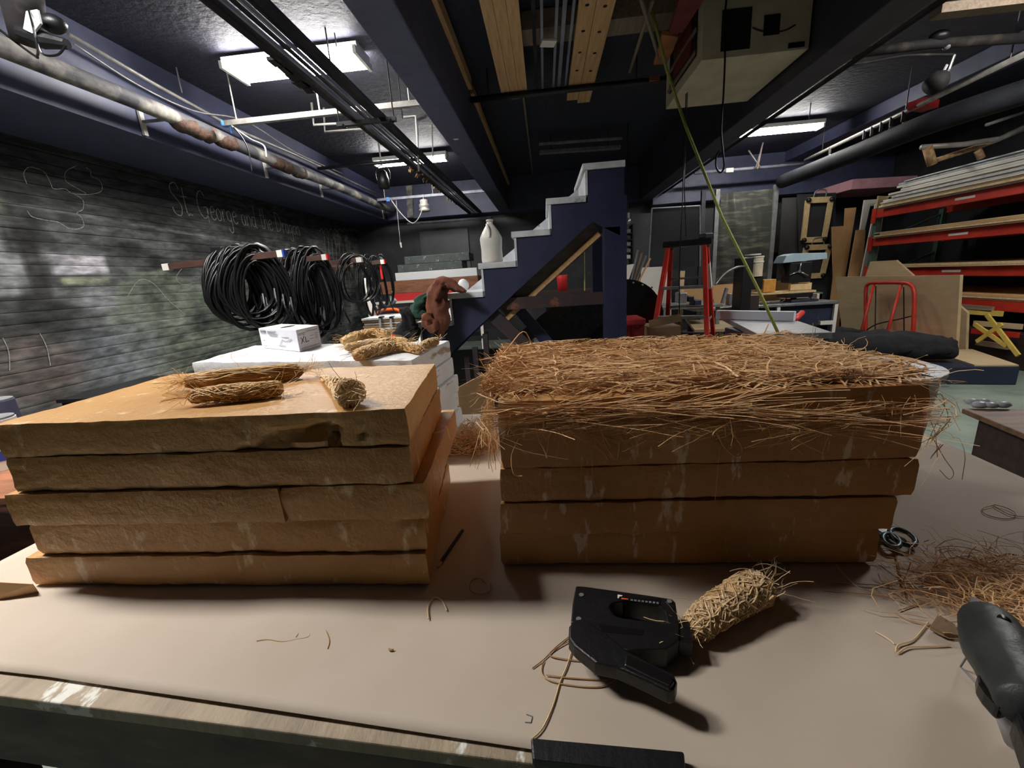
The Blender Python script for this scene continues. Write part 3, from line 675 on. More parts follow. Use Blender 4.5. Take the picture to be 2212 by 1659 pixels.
loose('spray of raffia stalks on the paper left of the glue gun', [[(1905, 1187), (1930, 1190), (1940, 1230), (1950, 1270), (1955, 1300)], [(1935, 1195), (1945, 1245), (1965, 1290), (1985, 1305)], [(1900, 1262), (1960, 1272), (2010, 1285), (2045, 1305)], [(1950, 1262), (2030, 1265), (2090, 1285)], [(2030, 1186), (2045, 1210), (2080, 1240), (2110, 1262)], [(2060, 1205), (2100, 1203), (2140, 1222), (2170, 1240)],
     [(2150, 1215), (2170, 1197), (2200, 1200)], [(2030, 1265), (2060, 1245), (2100, 1228), (2130, 1222)], [(2015, 1275), (2055, 1292), (2100, 1305)], [(1940, 1320), (1975, 1308), (2010, 1300)], [(1935, 1325), (1960, 1340), (2000, 1350)], [(1800, 1258), (1850, 1262), (1900, 1266)], [(1780, 1275), (1850, 1282), (1920, 1290)]], .0009)
loose('pale raffia curl on the paper below the glue gun spray', [[(1935, 1410), (1940, 1395), (1970, 1385), (1990, 1365), (2005, 1345)], [(1940, 1412), (1960, 1400), (1990, 1398), (2050, 1396)], [(1890, 1365), (1915, 1380), (1932, 1392)]], .0011, M_raffia)
loose('tiny dark fleck of bark on the paper', [[(840, 1403), (846, 1405), (850, 1404)]], .0016)
m_ = MB(); m_.tube([hz(1137, 1543, -.498), hz(1150, 1548, -.498), hz(1147, 1561, -.498), hz(1134, 1560, -.498)], .0006, 5)
one('staple', 'single bent wire staple lying on the paper near the front edge', 'staple', m_, M_steel)

# ================================================================== GLOVE BOX
A = az(648, 760, ZW + .001); B = az(567, 751, ZW + .001); Cc = az(695, 745, ZW + .001); D = B + Cc - A; Hb = .072
gb = thing('glove_box', 'white cardboard glove box marked XL with a dark slot on top', 'box', (A + D) / 2)
up = Vector((0, 0, Hb)); m_ = MB(); m_.hexa([A, Cc, D, B, A + up, Cc + up, D + up, B + up]); m_.build('carton', M_boxw, gb, bevel=.001)
gctr = (A + D) / 2; nE = (Cc - A).cross(up).normalized() * .0008
if nE.dot((A + Cc) / 2 - gctr) < 0: nE = -nE
m_ = MB(); m_.add([A + nE + (Cc - A) * .01 + up * .02, A + nE + (Cc - A) * .99 + up * .02, A + nE + (Cc - A) * .99 + up * .97, A + nE + (Cc - A) * .01 + up * .97], [(0, 1, 2, 3)]); m_.build('printed_end', M_boxs, gb)
ctr = (A + B + Cc + D) / 4 + up + Vector((0, 0, .0008)); e1 = (Cc - A).normalized(); e2 = (B - A).normalized()
m_ = MB(); m_.add([ctr + e1 * .045 * math.cos(a) * 1 + e2 * .022 * math.sin(a) for a in [i * 2 * math.pi / 20 for i in range(20)]], [tuple(range(20))]); m_.build('slot', M_hole, gb)
m_ = MB()
def onface(O, ex, w_, h_, pl, rr2=.0009):
    n_ = ex.cross(Vector((0, 0, 1))).normalized() * .0016
    mid_ = O + ex * w_ / 2; mid_.z = gctr.z
    if n_.dot(mid_ - gctr) < 0: n_ = -n_
    m_.tube([O + ex * (w_ * a) + Vector((0, 0, h_ * b)) + n_ for a, b in pl], rr2, 4)
eC = (Cc - A); eB = (A - B); wC, wB = eC.length, eB.length; eC.normalize(); eB.normalize()
for pl in [[(.12, .62), (.24, .36)], [(.26, .64), (.11, .34)], [(.31, .6), (.30, .36), (.44, .38)]]: onface(A, eC, wC, Hb, pl, .0012)
for (a, b, c_) in [(.05, .8, .32), (.05, .74, .28), (.4, .84, .9), (.55, .6, .7), (.75, .66, .9), (.75, .58, .88), (.75, .5, .9), (.75, .42, .86), (.5, .45, .68), (.08, .12, .9)]: onface(A, eC, wC, Hb, [(a, b), (c_, b)], .0005)
for (a, b, c_) in [(.06, .86, .2), (.06, .78, .2), (.24, .88, .5), (.24, .8, .46), (.26, .74, .52), (.3, .66, .5), (.62, .62, .8), (.08, .4, .14), (.08, .12, .16), (.5, .2, .68)]: onface(B, eB, wB, Hb, [(a, b), (c_, b)], .0006)
onface(B, eB, wB, Hb, [(.06, .78), (.06, .9), (.2, .9), (.2, .78), (.06, .78)], .0007); onface(B, eB, wB, Hb, [(.55, .3), (.62, .5), (.7, .42), (.86, .56), (.8, .4)], .0006)
m_.build('printing', M_ink, gb)

# ================================================================== STAPLE GUN
sg = thing('staple_gun', 'black hand staple gun lying on its side on the paper', 'stapler', hz(1340, 1360, -.494))
def pg(pl, h): return [az(a, b, h) for a, b in pl]
body = pg([(1244, 1265), (1262, 1266), (1400, 1285), (1452, 1293), (1459, 1300), (1466, 1342), (1467, 1384), (1441, 1401), (1351, 1404), (1300, 1390), (1262, 1345), (1233, 1345), (1237, 1300)], -.462)
hole = pg([(1316, 1312), (1322, 1302), (1345, 1297), (1424, 1309), (1434, 1318), (1441, 1346), (1400, 1342), (1352, 1336), (1330, 1330)], -.462)
m_ = MB(); m_.prism(body, (0, 0, -.030), [hole]); m_.build('body', M_black, sg, bevel=.0022)
m_ = MB(); m_.prism(pg([(1466, 1338), (1486, 1338), (1497, 1388), (1467, 1386)], -.466), (0, 0, -.022)); m_.build('nose', M_black, sg, bevel=.001)
m_ = MB(); m_.prism(pg([(1229, 1352), (1242, 1338), (1262, 1336), (1310, 1368), (1354, 1404), (1400, 1428), (1456, 1455), (1463, 1472), (1458, 1488), (1446, 1493), (1400, 1470), (1331, 1440), (1285, 1430), (1240, 1394), (1228, 1378)], -.450), (0, 0, -.020)); sgh = m_.build('handle', M_black, sg, bevel=.004)
m_ = MB(); m_.prism(pg([(1352, 1412), (1400, 1433), (1450, 1459), (1457, 1472), (1448, 1484), (1400, 1462), (1348, 1436)], -.446), (0, 0, -.006)); m_.build('grip', M_blackr, sgh, bevel=.002)
m_ = MB(); m_.prism(pg([(1292, 1348), (1390, 1360), (1388, 1372), (1300, 1365)], -.4615), (0, 0, -.002)); m_.build('rib', M_blackr, sg)
m_ = MB(); m_.prism(pg([(1332, 1284), (1426, 1297), (1425, 1307), (1334, 1294)], -.4612), (0, 0, -.001)); m_.build('label_plate', M_blackr, sg)
m_ = MB(); m_.prism(pg([(1334, 1284), (1345, 1286), (1343, 1288), (1338, 1288), (1337, 1292), (1334, 1292)], -.4606), (0, 0, -.0008)); m_.build('label_mark', M_label, sg)
m_ = MB(); m_.prism(pg([(1342, 1291), (1357, 1293), (1357, 1295), (1342, 1294)], -.4606), (0, 0, -.0008)); m_.build('label_mark', M_orange, sg)
m_ = MB()
for x in range(1362, 1420, 8): m_.prism(pg([(x, 1294 + (x - 1362) * .11), (x + 5, 1294.5 + (x - 1362) * .11), (x + 5, 1298 + (x - 1362) * .11), (x, 1297.5 + (x - 1362) * .11)], -.4606), (0, 0, -.0006))
m_.build('label_lettering', M_steel, sg)
for (a, b) in ((1250, 1336), (1446, 1298), (1256, 1284)):
    p = az(a, b, -.4605); m_ = MB(); m_.cyl(p - Vector((0, 0, .003)), p, .0035, 12); m_.build('rivet', M_steel, sg)

# ================================================================== GLUE GUN
gg = thing('glue_gun', 'dark grey glue gun at the right edge resting above the paper', 'glue gun', hz(2150, 1420, -.49))
m_ = MB(); m_.tube(smooth_path([hz(2118, 1318, -.43), hz(2135, 1345, -.43), hz(2152, 1385, -.428), hz(2172, 1430, -.426), hz(2200, 1480, -.424), hz(2235, 1535, -.42)], 4), [.012, .017, .021, .024, .026, .027, .028, .029, .030, .031, .031, .031, .030, .029, .028, .028, .027, .027, .026, .026, .025], 16, flat=.9); m_.build('body', M_gluebody, gg, smooth=True)
m_ = MB(); m_.cyl(hz(2118, 1318, -.43), hz(2103, 1296, -.432), .008, 14, .004); m_.build('nozzle', M_steel, gg, smooth=True)
m_ = MB(); m_.prism(pg([(2113, 1452), (2125, 1446), (2160, 1490), (2185, 1520), (2160, 1525), (2128, 1490), (2115, 1470)], -.425), (0, 0, -.02)); m_.build('trigger', M_blackr, gg, bevel=.004)
m_ = MB(); m_.cyl(hz(2160, 1345, -.41), hz(2170, 1338, -.402), .0055, 14); m_.build('knob', M_blackr, gg, smooth=True)
m_ = MB(); m_.prism(pg([(2190, 1530), (2260, 1530), (2290, 1640), (2250, 1700), (2200, 1560)], -.42), (0, 0, -.03)); m_.build('handle', M_black, gg, bevel=.006)
m_ = MB(); m_.tube([hz(2158, 1490, -.44), hz(2172, 1550, -.462), hz(2192, 1606, -.4905)], .0075, 12); m_.build('glue_stick', M_gluestick, gg, smooth=True)
m_ = MB(); m_.tube([hz(2100, 1400, -.45), hz(2075, 1440, -.4935), hz(2130, 1500, -.4935), hz(2150, 1450, -.45)], .0012, 6); m_.build('wire_stand', M_steel, gg)
m_ = MB(); m_.prism(pg([(2010, 1352), (2027, 1327), (2062, 1348), (2072, 1372), (2040, 1368)], -.488), (0, 0, -.006)); one('cardboard_scrap', 'small folded cardboard scrap on the paper beside the glue gun', 'scrap', m_, M_cardd)
# scissors, pencil, black bar
sc_ = thing('scissors', 'teal handled scissors poking out from under the right bale', 'scissors', hz(1940, 1160, -.494))
for (c_, rx, ry) in (((1950, 1160), 30, 13), ((1925, 1168), 20, 12)):
    pts = []
    for i in range(18):
        a = i * 2 * math.pi / 18; x = rx * math.cos(a); y = ry * math.sin(a); pts.append(hz(c_[0] + x * .92 - y * .3, c_[1] + x * .42 + y, -.488))
    m_ = MB(); m_.tube(pts, .0045, 8, closed=True); m_.build('handle', M_teal, sc_, smooth=True)
m_ = MB(); m_.beam(hz(1930, 1160, -.489), hz(1870, 1120, -.489), .018, .003); m_.build('blade', M_chrome, sc_)
pn = thing('pencil', 'dark pencil lying on the paper against the right foot of the left bale', 'pencil', hz(970, 1190, -.497))
m_ = MB(); m_.cyl(hz(999, 1146, -.4925), hz(952, 1215, -.4925), .0036, 6); m_.build('barrel', M_cabinet, pn)
m_ = MB(); m_.cyl(hz(952, 1215, -.4925), hz(946, 1224, -.4925), .0036, 6, .0008); m_.build('tip', M_straw, pn)
p = tb(.065, TV0 - .006)
m_ = MB(); a, b = az(1146, 1594, -.484), az(1478, 1624, -.484); a2, b2 = az(1150, 1640, -.484), az(1482, 1675, -.484)
m_.prism([a, b, b2, a2], (0, 0, -.0125)); one('foam_strip', 'black bar lying along the front edge of the work table', 'bar', m_, M_black, bevel=.002)

# ================================================================== BUCKET, CARDBOARD, SIDE BOX, LEFT SHELF
bc = az(1925, 800, -.20); bcx, bcy = .705, .97
bk = thing('bucket', 'white plastic bucket behind the right end of the straw bale', 'bucket', (bcx, bcy, T + .001))
zt = CZ - .25
m_ = MB(); m_.lathe([(.1, 0), (.122, zt - T - .002), (.13, zt - T - .002), (.13, zt - T + .006), (.118, zt - T + .006), (.096, .006)], (bcx, bcy, T + .001), 40); m_.build('pail', M_bucket, bk, smooth=True); bk.children[0].data.set_sharp_from_angle(angle=R(40))
m_ = MB(); m_.tube([(bcx + .133 * math.cos(a), bcy + .133 * math.sin(a) * .9, zt + .004 + .012 * math.sin(a)) for a in [R(-20 + 20 * i) for i in range(10)]], .0022, 6); m_.build('handle', M_straw2, bk)
m_ = MB(); a, b = ay(988, 838, 2.05), ay(1060, 800, 2.15); m_.add([a, b, Vector((b.x + .02, 2.1, 0)), Vector((a.x, 2.0, 0))], [(0, 1, 2, 3)])
o = one('cardboard_sheet', 'tan cardboard sheet leaning behind the gap between the bales', 'cardboard', m_, M_card); sd = o.modifiers.new('t', 'SOLIDIFY'); sd.thickness = .006
sbx = thing('wooden_crate', 'dark brown wooden box with a worn lid right of the work table', 'box', (1.7, 1.4, 0))
a, b = az(2078, 882, -.55), az(2330, 985, -.55); c_ = b + (az(2110, 878, -.55) - a) * 1.0; dv = Vector((.55, .45, 0)); zt_ = Vector((0, 0, -.018))
ab = (b - a); pp = Vector((-ab.y, ab.x, 0)).normalized() * .5
if pp.x < 0: pp = -pp
m_ = MB(); m_.prism([a, b, b + pp, a + pp], zt_); m_.build('lid', M_boxwood, sbx, bevel=.003)
a1 = a + ab * .09 + pp * .06; b1 = b - ab * .02 + pp * .06; m_ = MB(); m_.prism([a1 + zt_, b1 + zt_, b1 + pp * .85 + zt_, a1 + pp * .85 + zt_], (0, 0, -(CZ - .55 - .018))); m_.build('carcass', M_darkwood, sbx)
m_ = MB(); q = az(2130, 878, -.545); 
for k in range(8): m_.sphere(q + Vector((rnd(-.05, .05), rnd(-.03, .03), rnd(.002, .012))), rnd(.012, .022), 8, (1.2, .9, .6))
one('plastic_wrap', 'crumpled clear plastic wrap on the dark wooden box', 'wrap', m_, M_gluestick, smooth=True)
# left shelf with supplies
lsf = thing('supply_shelf', 'low brown shelf unit with supplies left of the work table', 'shelf', (-2.2, 1.5, 0))
for h in (-.62, -.95): MB().box((-2.9, 1.15, CZ + h - .025), (-1.62, 1.9, CZ + h)).build('shelf_board', M_terra, lsf, bevel=.002)
for x, y in ((-2.88, 1.17), (-1.66, 1.17), (-2.88, 1.86), (-1.66, 1.86)): MB().box((x, y, 0), (x + .04, y + .04, CZ - .62)).build('post', M_darkwood, lsf)
def can(x, y, z, r, h, mt, lb, bands=None):
    t = thing('paint_can', lb, 'can', (x, y, z)); MB().lathe([(r, 0), (r, h)], (x, y, z), 24).build('body', mt, t, smooth=False)
    for k, (f, g, mm) in enumerate(bands or []): MB().lathe([(r + .001, h * f), (r + .001, h * g)], (x, y, z), 24).build('label_band', mm, t)
    MB().lathe([(r * .96, 0), (r * .96, .008)], (x, y, z + h), 24).build('lid', M_steel, t)
can(-2.25, 1.42, CZ - .619, .075, .2, M_label, 'white can with navy bands on the low shelf beside the left bale', [(.2, .4, M_blue), (.6, .7, M_blue)])
can(-2.5, 1.6, CZ - .619, .08, .23, M_navy, 'navy can behind the banded can on the low shelf', [(.3, .55, M_label)])
can(-1.98, 1.35, CZ - .949, .06, .15, M_green_up, 'grey green can on the lower level of the low shelf', [(.4, .7, M_label)])
m_ = MB(); m_.lathe([(.055, 0), (.055, .05), (.03, .05), (.03, 0)], (-1.8, 1.3, CZ - .949), 20); one('tape_roll', 'black tape roll on the lower level of the low shelf', 'tape', m_, M_blackr)

# ================================================================== STAIR UNIT
YS = 3.2; YD = 4.05
st = thing('stair_unit', 'navy stage stair unit with white treads and risers', 'stairs', (-.3, YS, 0))
def step_h(k): return CZ - .09 + .203 * k
def step_x(k): return -.75 + .26 * k
kmin, kmax = -3, 4
for k in range(kmin, kmax + 1):
    z = step_h(k); x = step_x(k); xe = step_x(k + 1) + (.02 if k < kmax else .03)
    MB().box((x, YS - .012, z - .042), (xe, YD, z)).build('tread', M_stairwhite, st, bevel=.003)
    zb = step_h(k - 1)
    MB().box((x + .018, YS - .006, zb + .001), (x + .034, YD - .01, z - .043)).build('riser', M_stairwhite, st)
def stringer(y0, y1, mt, name):
    poly = []
    for k in range(kmin, kmax + 1):
        z = step_h(k) - .043; x = step_x(k) + .035
        poly += [(x, z if k == kmin else z), (step_x(k + 1) + .034, z)] if k < kmax else [(x, z), (.575, z)]
        if k == kmin: pass
    # walk back along the sloping underside
    q1, q2, q3 = ay(1279, 479, YS), ay(1111, 634, YS), ay(985, 752, YS)
    poly += [(.575, CZ + .22), (q1.x, q1.z), (q2.x, q2.z), (q3.x, q3.z), (-1.5, CZ - 1.2), (-1.5, step_h(kmin) - .25)]
    m_ = MB(); m_.prism([(a, y0, b) for a, b in poly], (0, y1 - y0, 0)); return m_.build(name, mt, st)
stringer(YS, YS + .02, M_stairnavy, 'stringer'); stringer(YD - .03, YD - .01, M_stairnavy, 'stringer')
def P_(px, py, y=YS): return ay(px, py, y)
m_ = MB(); m_.beam(P_(1290, 494, YS + .12), P_(1090, 676, YS + .12), .13, .05, (0, -1, 0)); m_.build('carriage', M_stairgrey, st)
m_.v and None
m_ = MB(); m_.beam(P_(1294, 505, YS + .1), P_(1094, 689, YS + .1), .035, .05, (0, -1, 0)); m_.build('carriage_batten', M_wood, st)
MB().box((.43, YS + .0, 0), (.575, YS + .09, CZ + .3)).build('post', M_stairnavy, st, bevel=.003)
MB().box((.545, YS - .02, 0), (.59, YS - .001, CZ + .5)).build('trim_strip', M_stairnavy, st)
MB().box((.43, YD - .1, 0), (.575, YD - .03, CZ + .65)).build('post', M_stairnavy, st)
a, b = P_(1095, 650), P_(1312, 645)
MB().box((-.30, YS + .03, a.z - .07), (.43, YS + .08, a.z + .02)).build('cross_rail', M_stairbrown, st, bevel=.003)
m_ = MB(); m_.beam(P_(1055, 672, YS + .05), P_(1195, 800, YS + .05), .1, .04, (0, -1, 0)); m_.build('brace', M_stairbrown, st)
m_ = MB(); m_.beam(P_(1110, 655, YS + .3), P_(1225, 790, YS + .3), .09, .04, (0, -1, 0)); m_.build('brace', M_stairnavy, st)
m_ = MB(); m_.beam(P_(1070, 690, YS + .12), P_(1180, 810, YS + .12), .012, .03, (0, -1, 0)); m_.build('brace_trim', M_steel, st)
m_ = MB(); m_.beam(P_(1225, 655, YS + .5), P_(1130, 730, YS + .5), .12, .03, (0, -1, 0)); m_.build('brace', M_black, st)
m_ = MB(); m_.add([P_(1180, 665, YS + .7), P_(1330, 655, YS + .7), P_(1335, 760, YS + .7), P_(1175, 765, YS + .7)], [(0, 1, 2, 3)]); o = m_.build('rear_panel', M_blackcloth, st)
MB().box((-1.15, YS + .4, 0), (-.2, YS + .43, CZ - .6)).build('darkening_panel', M_black, st)  # black sheet added to darken the gap behind the stair legs
for px in (1000, 1020, 1045):
    a = P_(px, 700, YS + .02); MB().box((a.x - .02, YS + .03, 0), (a.x + .02, YS + .07, CZ - .42 - (1045 - px) * .004)).build('leg', M_stairbrown, st)
for k in range(kmin + 1, kmax + 1):
    x, z0_, z1_ = step_x(k) + .017, step_h(k - 1) + .001, step_h(k) - .044
    MB().prism([(x, YD - .2, z0_), (x, YD - .2, z1_), (x - .23, YD - .2, z0_)], (0, .02, 0)).build('gusset', M_stairwhite, st)
# jug
jx, jy, jz = P_(1064, 565, YS + .12).x, YS + .12, step_h(1) + .001
jg = thing('plastic_jug', 'white frosted gallon jug standing on the navy stair', 'jug', (jx, jy, jz))
prof = [(.07, 0), (.08, .008), (.082, .03), (.079, .1), (.083, .15), (.084, .175), (.08, .19), (.062, .225), (.036, .265), (.024, .28), (.024, .3)]
m_ = MB(); m_.lathe(prof, (jx, jy, jz), 32); m_.build('bottle', M_jug, jg, smooth=True)
m_ = MB(); m_.lathe([(.027, 0), (.027, .012), (.025, .014)], (jx, jy, jz + .298), 24); m_.build('neck_ring', M_jug, jg, smooth=True)
m_ = MB(); m_.tube(smooth_path([(jx - .02, jy - .03, jz + .275), (jx - .01, jy - .062, jz + .255), (jx, jy - .078, jz + .215), (jx + .0, jy - .083, jz + .18)], 5), .009, 10); m_.build('handle', M_jug, jg, smooth=True)
b_ = P_(1000, 606, YS + .2); m_ = MB(); m_.sphere((b_.x, YS + .2, step_h(0) + .051), .045, 20, (1, 1, 1.1)); one('white_ball', 'white egg shaped ball on the stair tread behind the brown cloth', 'ball', m_, M_whitep, smooth=True)
q = ay(1215, 628, 5.6); m_ = MB(); m_.lathe([(.06, 0), (.07, .19), (.066, .2)], q, 20); one('red_cup', 'red plastic tub seen through the stair braces', 'tub', m_, M_redtape, smooth=True)
MBs = MB(); MBs.box((q.x - .5, 5.4, q.z - .03), (q.x + .9, 6.1, q.z - .001)); MBs.box((q.x - .46, 5.45, 0), (q.x - .4, 5.5, q.z - .03)); MBs.box((q.x + .8, 5.45, 0), (q.x + .86, 5.5, q.z - .03)); one('back_bench', 'dark bench behind the stair carrying a red tub', 'bench', MBs, M_darkwood)
m_ = MB(); m_.tube([ay(1262, 490, 3.42), ay(1262, 560, 3.42), ay(1263, 628, 3.42)], .006, 6); one('yellow_cord', 'yellow green cord hanging behind the stair carriage', 'cord', m_, M_rope)
# cloths as lumpy draped surfaces
def lump(name, label, cat, cl, rl, mt, Y, seed, dy=.10, n=26, **k):
    random.seed(seed); cl = smooth_path([(a, 0, b) for a, b in cl], 6); K = len(cl); vs_, fs_ = [], []
    for i in range(K):
        t = i / (K - 1) * (len(rl) - 1); i0 = min(len(rl) - 2, int(t)); r_ = rl[i0] + (rl[i0 + 1] - rl[i0]) * (t - i0); p = cl[i]
        tt = cl[min(K - 1, i + 1)] - cl[max(0, i - 1)]; tt.normalize(); u = Vector((-tt.z, 0, tt.x))
        for j in range(n):
            a = 2 * math.pi * j / n; s = r_ * (1 + .34 * noise.noise(Vector((math.cos(a) * 1.8 + seed, math.sin(a) * 1.8, i * .3))) + .2 * noise.noise(Vector((a * 3, i * .8, seed))))
            c = P_(p.x, p.z, Y); q = P_(p.x + u.x * s * math.cos(a), p.z + u.z * s * math.cos(a), Y); q.y += -dy * math.sin(a) * (s / max(1, r_)) * (1 if math.sin(a) > 0 else .4); vs_.append(q)
    for i in range(K - 1):
        for j in range(n): fs_.append((i * n + j, i * n + (j + 1) % n, (i + 1) * n + (j + 1) % n, (i + 1) * n + j))
    fs_.append(tuple(range(n))); fs_.append(tuple((K - 1) * n + j for j in range(n)))
    m_ = MB(); m_.add(vs_, fs_); return one(name, label, cat, m_, mt, smooth=True)
lump('brown_cloth', 'rust brown cloth draped over the lower stair treads', 'cloth', [(1006, 630), (985, 621), (966, 609), (950, 625), (944, 660), (950, 698), (948, 728)], [3, 9, 12, 20, 25, 20, 6], M_jacket, YS - .09, 3)
lump('brown_cloth', 'crumpled rust brown cloth end on the lowest visible tread', 'cloth', [(925, 675), (930, 695), (945, 715)], [10, 17, 10], M_jacket, YS - .15, 4)
lump('green_cloth', 'dark green scarf bunched left of the brown cloth', 'cloth', [(930, 635), (915, 650), (905, 672), (925, 680)], [7, 15, 17, 8], M_green, YS - .02, 5)
lump('black_cloth', 'black cloth heap left of the stair foot behind the raffia rolls', 'cloth', [(872, 665), (885, 690), (880, 715), (905, 725)], [7, 12, 26, 12], M_blackcloth, YS - .1, 6)

# ================================================================== CABLE RACK
XT = -1.85; ZR = CZ + .27
cr = thing('cable_rack', 'brown steel cable rack with tape marked arms by the chalk wall', 'rack', (-2.35, 3.9, 0))
MB().beam((-2.37, 3.05, 0), (-2.37, 3.05, ZR - .03), .05, .05).build('post', M_rustbrown, cr); MB().beam((-2.37, 5.0, 0), (-2.37, 5.0, ZR - .03), .05, .05).build('post', M_rustbrown, cr)
MB().beam((-2.37, 3.0, ZR - .055), (-2.37, 5.1, ZR - .055), .04, .04).build('spine', M_rustbrown, cr)
MB().beam((-2.37, 3.0, .025), (-2.37, 5.1, .025), .05, .05).build('foot_rail', M_rustbrown, cr)
tips = [(3.0, M_blue), (3.62, M_redtape), (4.3, M_label), (4.95, M_redtape)]
for i, (y, tp) in enumerate(tips):
    dx = 1.0; MB().beam((XT - dx, y + .06, ZR - .03), (XT, y, ZR), .034, .045).build('arm', M_rustbrown, cr, bevel=.002)
    d = Vector((dx, -.06, .03)).normalized()
    MB().beam(Vector((XT, y, ZR)) - d * .05, Vector((XT, y, ZR)) - d * .008, .037, .048).build('end_tape', M_label, cr); MB().beam(Vector((XT, y, ZR)) - d * .008, Vector((XT, y, ZR)) + d * .006, .037, .048).build('end_tape', tp, cr)
    MB().beam(Vector((XT - dx, y + .06, ZR - .03)) - d * .004, Vector((XT - dx, y + .06, ZR - .03)) + d * .05, .037, .048).build('end_tape', M_label, cr)
for y in (3.3, 4.6): MB().beam((-2.7, y, .03), (-2.0, y, .03), .05, .05).build('foot', M_rustbrown, cr)
def coil(x, y, w_, h_, rot, turns, r_, seed, label, group, tagc=None, mt=M_blackr):
    random.seed(seed); t = thing('cable_coil', label, 'cable', (x, y, ZR - h_), group); mb = MB(); pts = []
    ct = math.cos(rot); sn = math.sin(rot); ph = [rnd(0, 6.28) for _ in range(4)]
    N_ = turns * 22
    for i in range(N_):
        a = 2 * math.pi * i / 22; k = i / N_
        rw = w_ / 2 * (1 + .15 * math.sin(k * 17 + ph[0]) + .04 * math.sin(a * 3 + ph[1])); rh = h_ / 2 * (1 + .11 * math.sin(k * 13 + ph[2]))
        off = (k - .5) * turns * r_ * .9 + .6 * r_ * math.sin(a * 2 + ph[3])
        lx = rw * math.cos(a) * (1 - .15 * math.sin(a)); zc = ZR + .028 - h_ / 2 - (h_ / 2 - rh)
        z = zc + rh * math.sin(a)
        top = max(0, math.sin(a)); off2 = off * (1 - .4 * top)
        pts.append((x + lx * sn + off2 * ct, y + lx * ct - off2 * sn, z))
    mb.tube(pts, r_, 7); mb.build('cable', mt, t, smooth=True, fix=False)
    a = pts[6]; m_ = MB(); m_.tube([Vector(a) + Vector((0, 0, 0)), Vector(a) + Vector((rnd(-.03, .03), rnd(-.02, .02), -.1 - rnd(0, .08)))], r_ * 1.9, 8); m_.build('plug', tagc or M_black, t)
    if tagc is None:
        b = pts[-1]; m_ = MB(); m_.tube(smooth_path([b, Vector(b) + Vector((.02, -.03, -.1)), Vector(b) + Vector((.05, -.02, -.2))], 4), r_, 6); m_.build('cable_tail', mt, t)
    return t
gname = 'coiled black cables on the rack arms'
for k in range(8):
    coil(-2.36 + k * .04, 3.05 - .0035 * k, .30 + .03 * (k % 3), .44 + .04 * (k % 4), R(38 + 4 * k), 9 + k % 3, .0095, 70 + k, ['black cable coil hanging leftmost on the nearest rack arm', 'second black cable coil from the left on the nearest rack arm', 'third black cable coil from the left on the nearest rack arm', 'fourth black cable coil from the left on the nearest rack arm', 'fourth black cable coil from the tip of the nearest rack arm', 'third black cable coil from the tip of the nearest rack arm', 'second black cable coil from the tip of the nearest rack arm', 'black cable coil nearest the blue taped tip of the rack arm'][k], gname, M_copper if k == 5 else None)
for k in range(5):
    coil(-2.22 + k * .06, 3.66, .28, .62 + .05 * (k % 3), R(25 + 10 * k), 9, .008, 90 + k, ['black cable coil hanging leftmost on the second rack arm', 'second black cable coil from the left on the second rack arm', 'middle black cable coil on the second rack arm', 'fourth black cable coil from the left on the second rack arm', 'black cable coil nearest the red taped tip of the second rack arm'][k], gname, M_silverstrip if k == 2 else None)
for k in range(2): coil(-1.98 + .06 * k, 4.33, .38, .45, R(30 + 12 * k), 6, .007, 100 + k, ['black cable coil further from the tip of the third rack arm', 'black cable coil nearest the tip of the third rack arm'][k], gname)
for k in range(4): coil(-2.16 + .085 * k, 4.97, .2, .72 - .06 * k, R(28 + 16 * k), 5, .0075, 110 + k, ['long black cable coil hanging leftmost on the farthest rack arm', 'second black cable coil from the left on the farthest rack arm', 'third black cable coil from the left on the farthest rack arm', 'small cable coil nearest the red tip of the farthest rack arm'][k], gname, M_label if k == 1 else (M_redtape if k == 3 else None))
m_ = MB(); p = ay(465, 543, 3.02); m_.obox(p + Vector((.03, 0, 0)), (.09, .06, .055)); m_.obox(ay(515, 537, 3.02), (.1, .05, .035), .3); one('black_connector', 'black cable connector block resting on the nearest rack arm', 'connector', m_, M_black, bevel=.005)
def floor_coil(c, rr2, n, label, seed):
    random.seed(seed); m_ = MB(); pts = [(c[0] + rr2 * (1 + rnd(-.08, .08)) * math.cos(i * .5), c[1] + rr2 * .8 * math.sin(i * .5), c[2] + .012 + i * .0021 * n / 12 + rnd(0, .004)) for i in range(n * 12)]
    m_.tube(pts, .009, 6); one('cable_pile', label, 'cable', m_, M_blackr, smooth=True, fix=False)
bx = thing('black_case', 'low black case behind the white bale carrying spare cables', 'case', (-2.35, 2.35, 0))
MB().box((-2.75, 2.05, 0), (-1.55, 2.6, .93)).build('body', M_black, bx, bevel=.01); MB().box((-2.76, 2.04, .93), (-1.54, 2.61, .95)).build('lid', M_black, bx)
floor_coil((-1.98, 2.25, .95), .15, 5, 'heap of black cable at the left behind the white bale', 5)
floor_coil((-1.66, 2.45, .95), .1, 8, 'round coil of black cable behind the glove box', 6)
